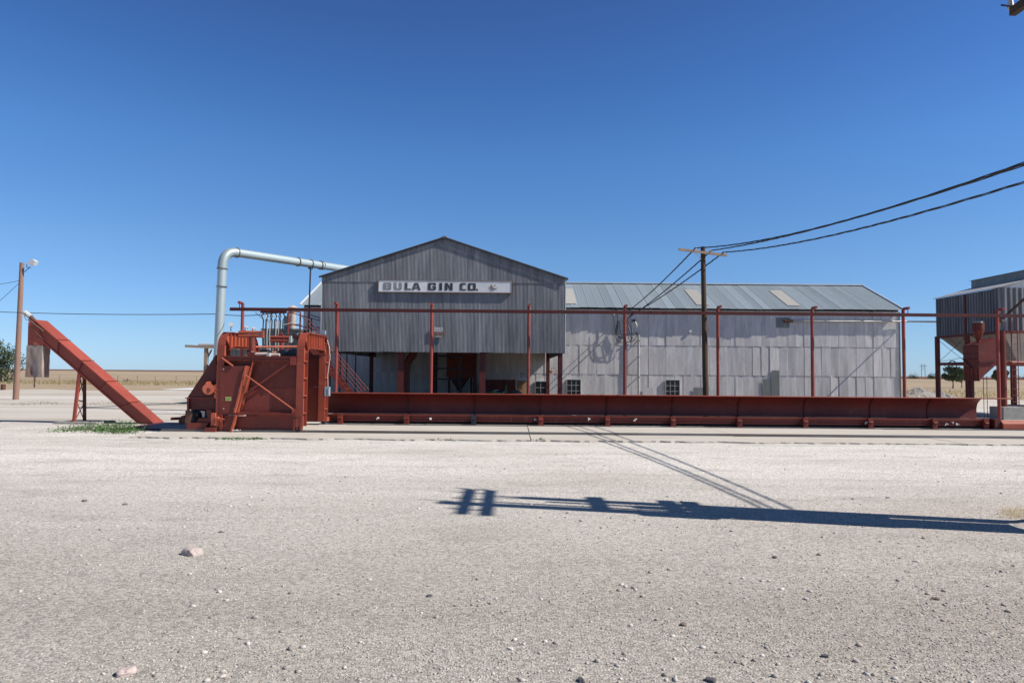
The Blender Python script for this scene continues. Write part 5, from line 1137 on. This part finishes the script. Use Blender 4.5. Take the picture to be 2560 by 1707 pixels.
def tree(name, label, x, y, h, r, m, trunk_h, n=1500, cr=None, group=None, leaf=.16):
    t = thing(name, label, 'tree', (x,y,0), group); mb = MB()
    mb.tube([(x,y,0),(x+.015*h,y,trunk_h*.6),(x,y,trunk_h*1.3)],[.045*h*.6,.035*h*.6,.02*h*.6],8)
    for k in range(7):
        a = k*.9; mb.tube([(x,y,trunk_h*(.8+.05*k)),(x+r*.35*math.cos(a),y+r*.35*math.sin(a),trunk_h+.35*(h-trunk_h)),(x+r*.65*math.cos(a),y+r*.65*math.sin(a),trunk_h+.6*(h-trunk_h))],[.02*h*.5,.014*h*.5,.006*h*.5],5)
    mb.build('trunk', BARK, t, True)
    cl = []; 
    for k in range(16):
        a = random.random()*6.28; rr_ = r*math.sqrt(random.random())*.8; zz = trunk_h+(h-trunk_h)*random.uniform(.15,.85); f = 1-abs((zz-trunk_h)/(h-trunk_h)-.45)*.9; cl.append((x+rr_*math.cos(a)*f,y+rr_*math.sin(a)*f,zz,r*random.uniform(.2,.38)))
    c = MB()
    for i in range(n):
        q = random.choice(cl); d = Vector((random.gauss(0,1),random.gauss(0,1),random.gauss(0,.8))).normalized()*q[3]*random.uniform(.5,1.05); p = Vector(q[:3])+d
        a = Vector((random.uniform(-1,1),random.uniform(-1,1),random.uniform(-.5,1))).normalized()*leaf*random.uniform(.6,1.4); b = a.cross(Vector((random.random(),random.random(),random.random()))).normalized()*leaf*.45
        c.add([p-b,p+a*.5-b*.5,p+a,p+b],[(0,1,2,3)])
    c.build('crown', m, t)
tree('tree', 'grey-green tree cut off by the left edge of the photo', -46.4, 60, 4.3, 2.9, OLV, .35, 6500, leaf=.17)
tree('tree', 'small round tree in the field framed under the raised bin', S(2382,950,110).x, 110, 3.7, 1.8, OLV, 1.15, 3600, leaf=.2)
tree('tree', 'lower tree just right of the small round one, behind the trash hopper', S(2404,950,118).x, 118, 3.0, 1.1, GRN, .8, 1800, leaf=.2)
tree('tree', 'small tree seen between the bin legs beyond the ladder', S(2504,950,118).x, 118, 3.2, 1.5, OLV, .9, 2600, leaf=.2)
# far bushes on the skyline
for i,(sx,Yd,rw_) in enumerate(((2283,420,6),(2334,420,6),(2326,430,3),(2560,500,20))):
    bsh = MB(); c = S(sx,940,Yd); leaves(bsh, (c.x,Yd,.5), 260, (rw_*.25,rw_*.2,1.3), .6); tag(bsh.build('shrub', OLV), ['far dark bush on the right skyline, left of the pylon','far dark bush on the right skyline, right of the pylon','tiny bush between the pylon and the right bush','low tree line far off at the right edge'][i], 'bush', 'far bushes on the skyline')
for i,(px,py) in enumerate(((293,876),(287,878),(473,867))):
    g = G(px,py); bsh = MB(); leaves(bsh, g, 90, (.25,.2,.22), .12); tag(bsh.build('shrub', paint('dark_shrub_%d'%i,(.03,.03,.02)) if i < 2 else OLV), ['small black clump in the dry field left of the feeder','smaller dark clump beside the black one in the field','tiny far shrub in the field behind the hood'][i], 'bush')
# dry grass band in the field (stuff)
gb_ = MB()
for i in range(9000):
    if i % 2: x = random.uniform(-75,-18); y = random.uniform(84,104)
    else: x = random.uniform(28,80); y = random.uniform(60,88)
    h = random.uniform(.15,.55)*(1 if noise.noise(Vector((x*.1,y*.3,0)))>-.1 else .3); b = Vector((.05,.01,0)); g = Vector((x,y,0)); a = Vector((random.uniform(-.15,.15),random.uniform(-.1,.1),h))
    gb_.add([g-b,g+b,g+a],[(0,1,2)])
tag(gb_.build('dry_field_grass', STRAW), kind='stuff', label='tall dry yellow grass at the near edge of the field')
# fence at left: posts and wires
fn = thing('field_fence', 'low wire fence crossing the dry field at the left', 'fence', (-35,92,0))
for i in range(22):
    x = -72+i*2.7+random.uniform(-.4,.4); mb = MB(); mb.tube([(x,92,0),(x+random.uniform(-.1,.1),92,1.1)],.035,5); mb.build('fence_post', WOODP, fn)
for z in (.4,.75,1.05): mb = MB(); mb.tube([(-72,92,z),(-14,92,z)],.006,4); mb.build('wire', DARKS, fn)
g = S(86.5,945,70); mb = MB(); mb.tube([(g.x,70,0),(g.x,70,S(86.5,940,70).z+.3)],.07,8); tag(mb.build('rusty_post', RUSTS), 'rust-brown stub post below the hanging chute of the incline', 'post')
br = G(22/1.0*1/1.0*.335, 906); bc = S(7.3,978,61); mb = MB(); mb.tube([(bc.x,61,0),(bc.x,61,.5)],.19,16); mb.ring((bc.x,61,.17),(0,0,1),.2,.03,16); mb.ring((bc.x,61,.34),(0,0,1),.2,.03,16); mb.ring((bc.x,61,.49),(0,0,1),.2,.02,16)
tag(mb.build('oil_drum', RUSTS, smooth=True), 'rusty red oil drum under the tree at the left edge', 'barrel')
# pylon
Yp = 820; py = thing('transmission_pylon', 'far two-legged power pylon on the right horizon', 'pylon', S(2309,938,Yp))
a_, b_ = S(2303.5,911,Yp), S(2312.5,911,Yp)
for x in (a_.x,b_.x): mb = MB(); mb.tube([(x,Yp,0),(x,Yp,a_.z)],.28,6); mb.build('leg', DUCTR, py)
mb = MB(); z2 = S(2309,914.5,Yp).z; mb.tube([(S(2298.5,914,Yp).x,Yp,z2-.3),(S(2317.5,914,Yp).x,Yp,z2-.3)],.2,6); mb.tube([(a_.x,Yp,a_.z),(b_.x,Yp,a_.z)],.25,6); mb.build('crossbeam', DUCTR, py)
mb = MB(); mb.tube([(a_.x,Yp,a_.z-1),(b_.x,Yp,a_.z-8)],.12,4); mb.tube([(b_.x,Yp,a_.z-1),(a_.x,Yp,a_.z-8)],.12,4); mb.build('x_brace', DUCTR, py)
print('objects', len(bpy.data.objects), 'polys', sum(len(m.polygons) for m in bpy.data.meshes))
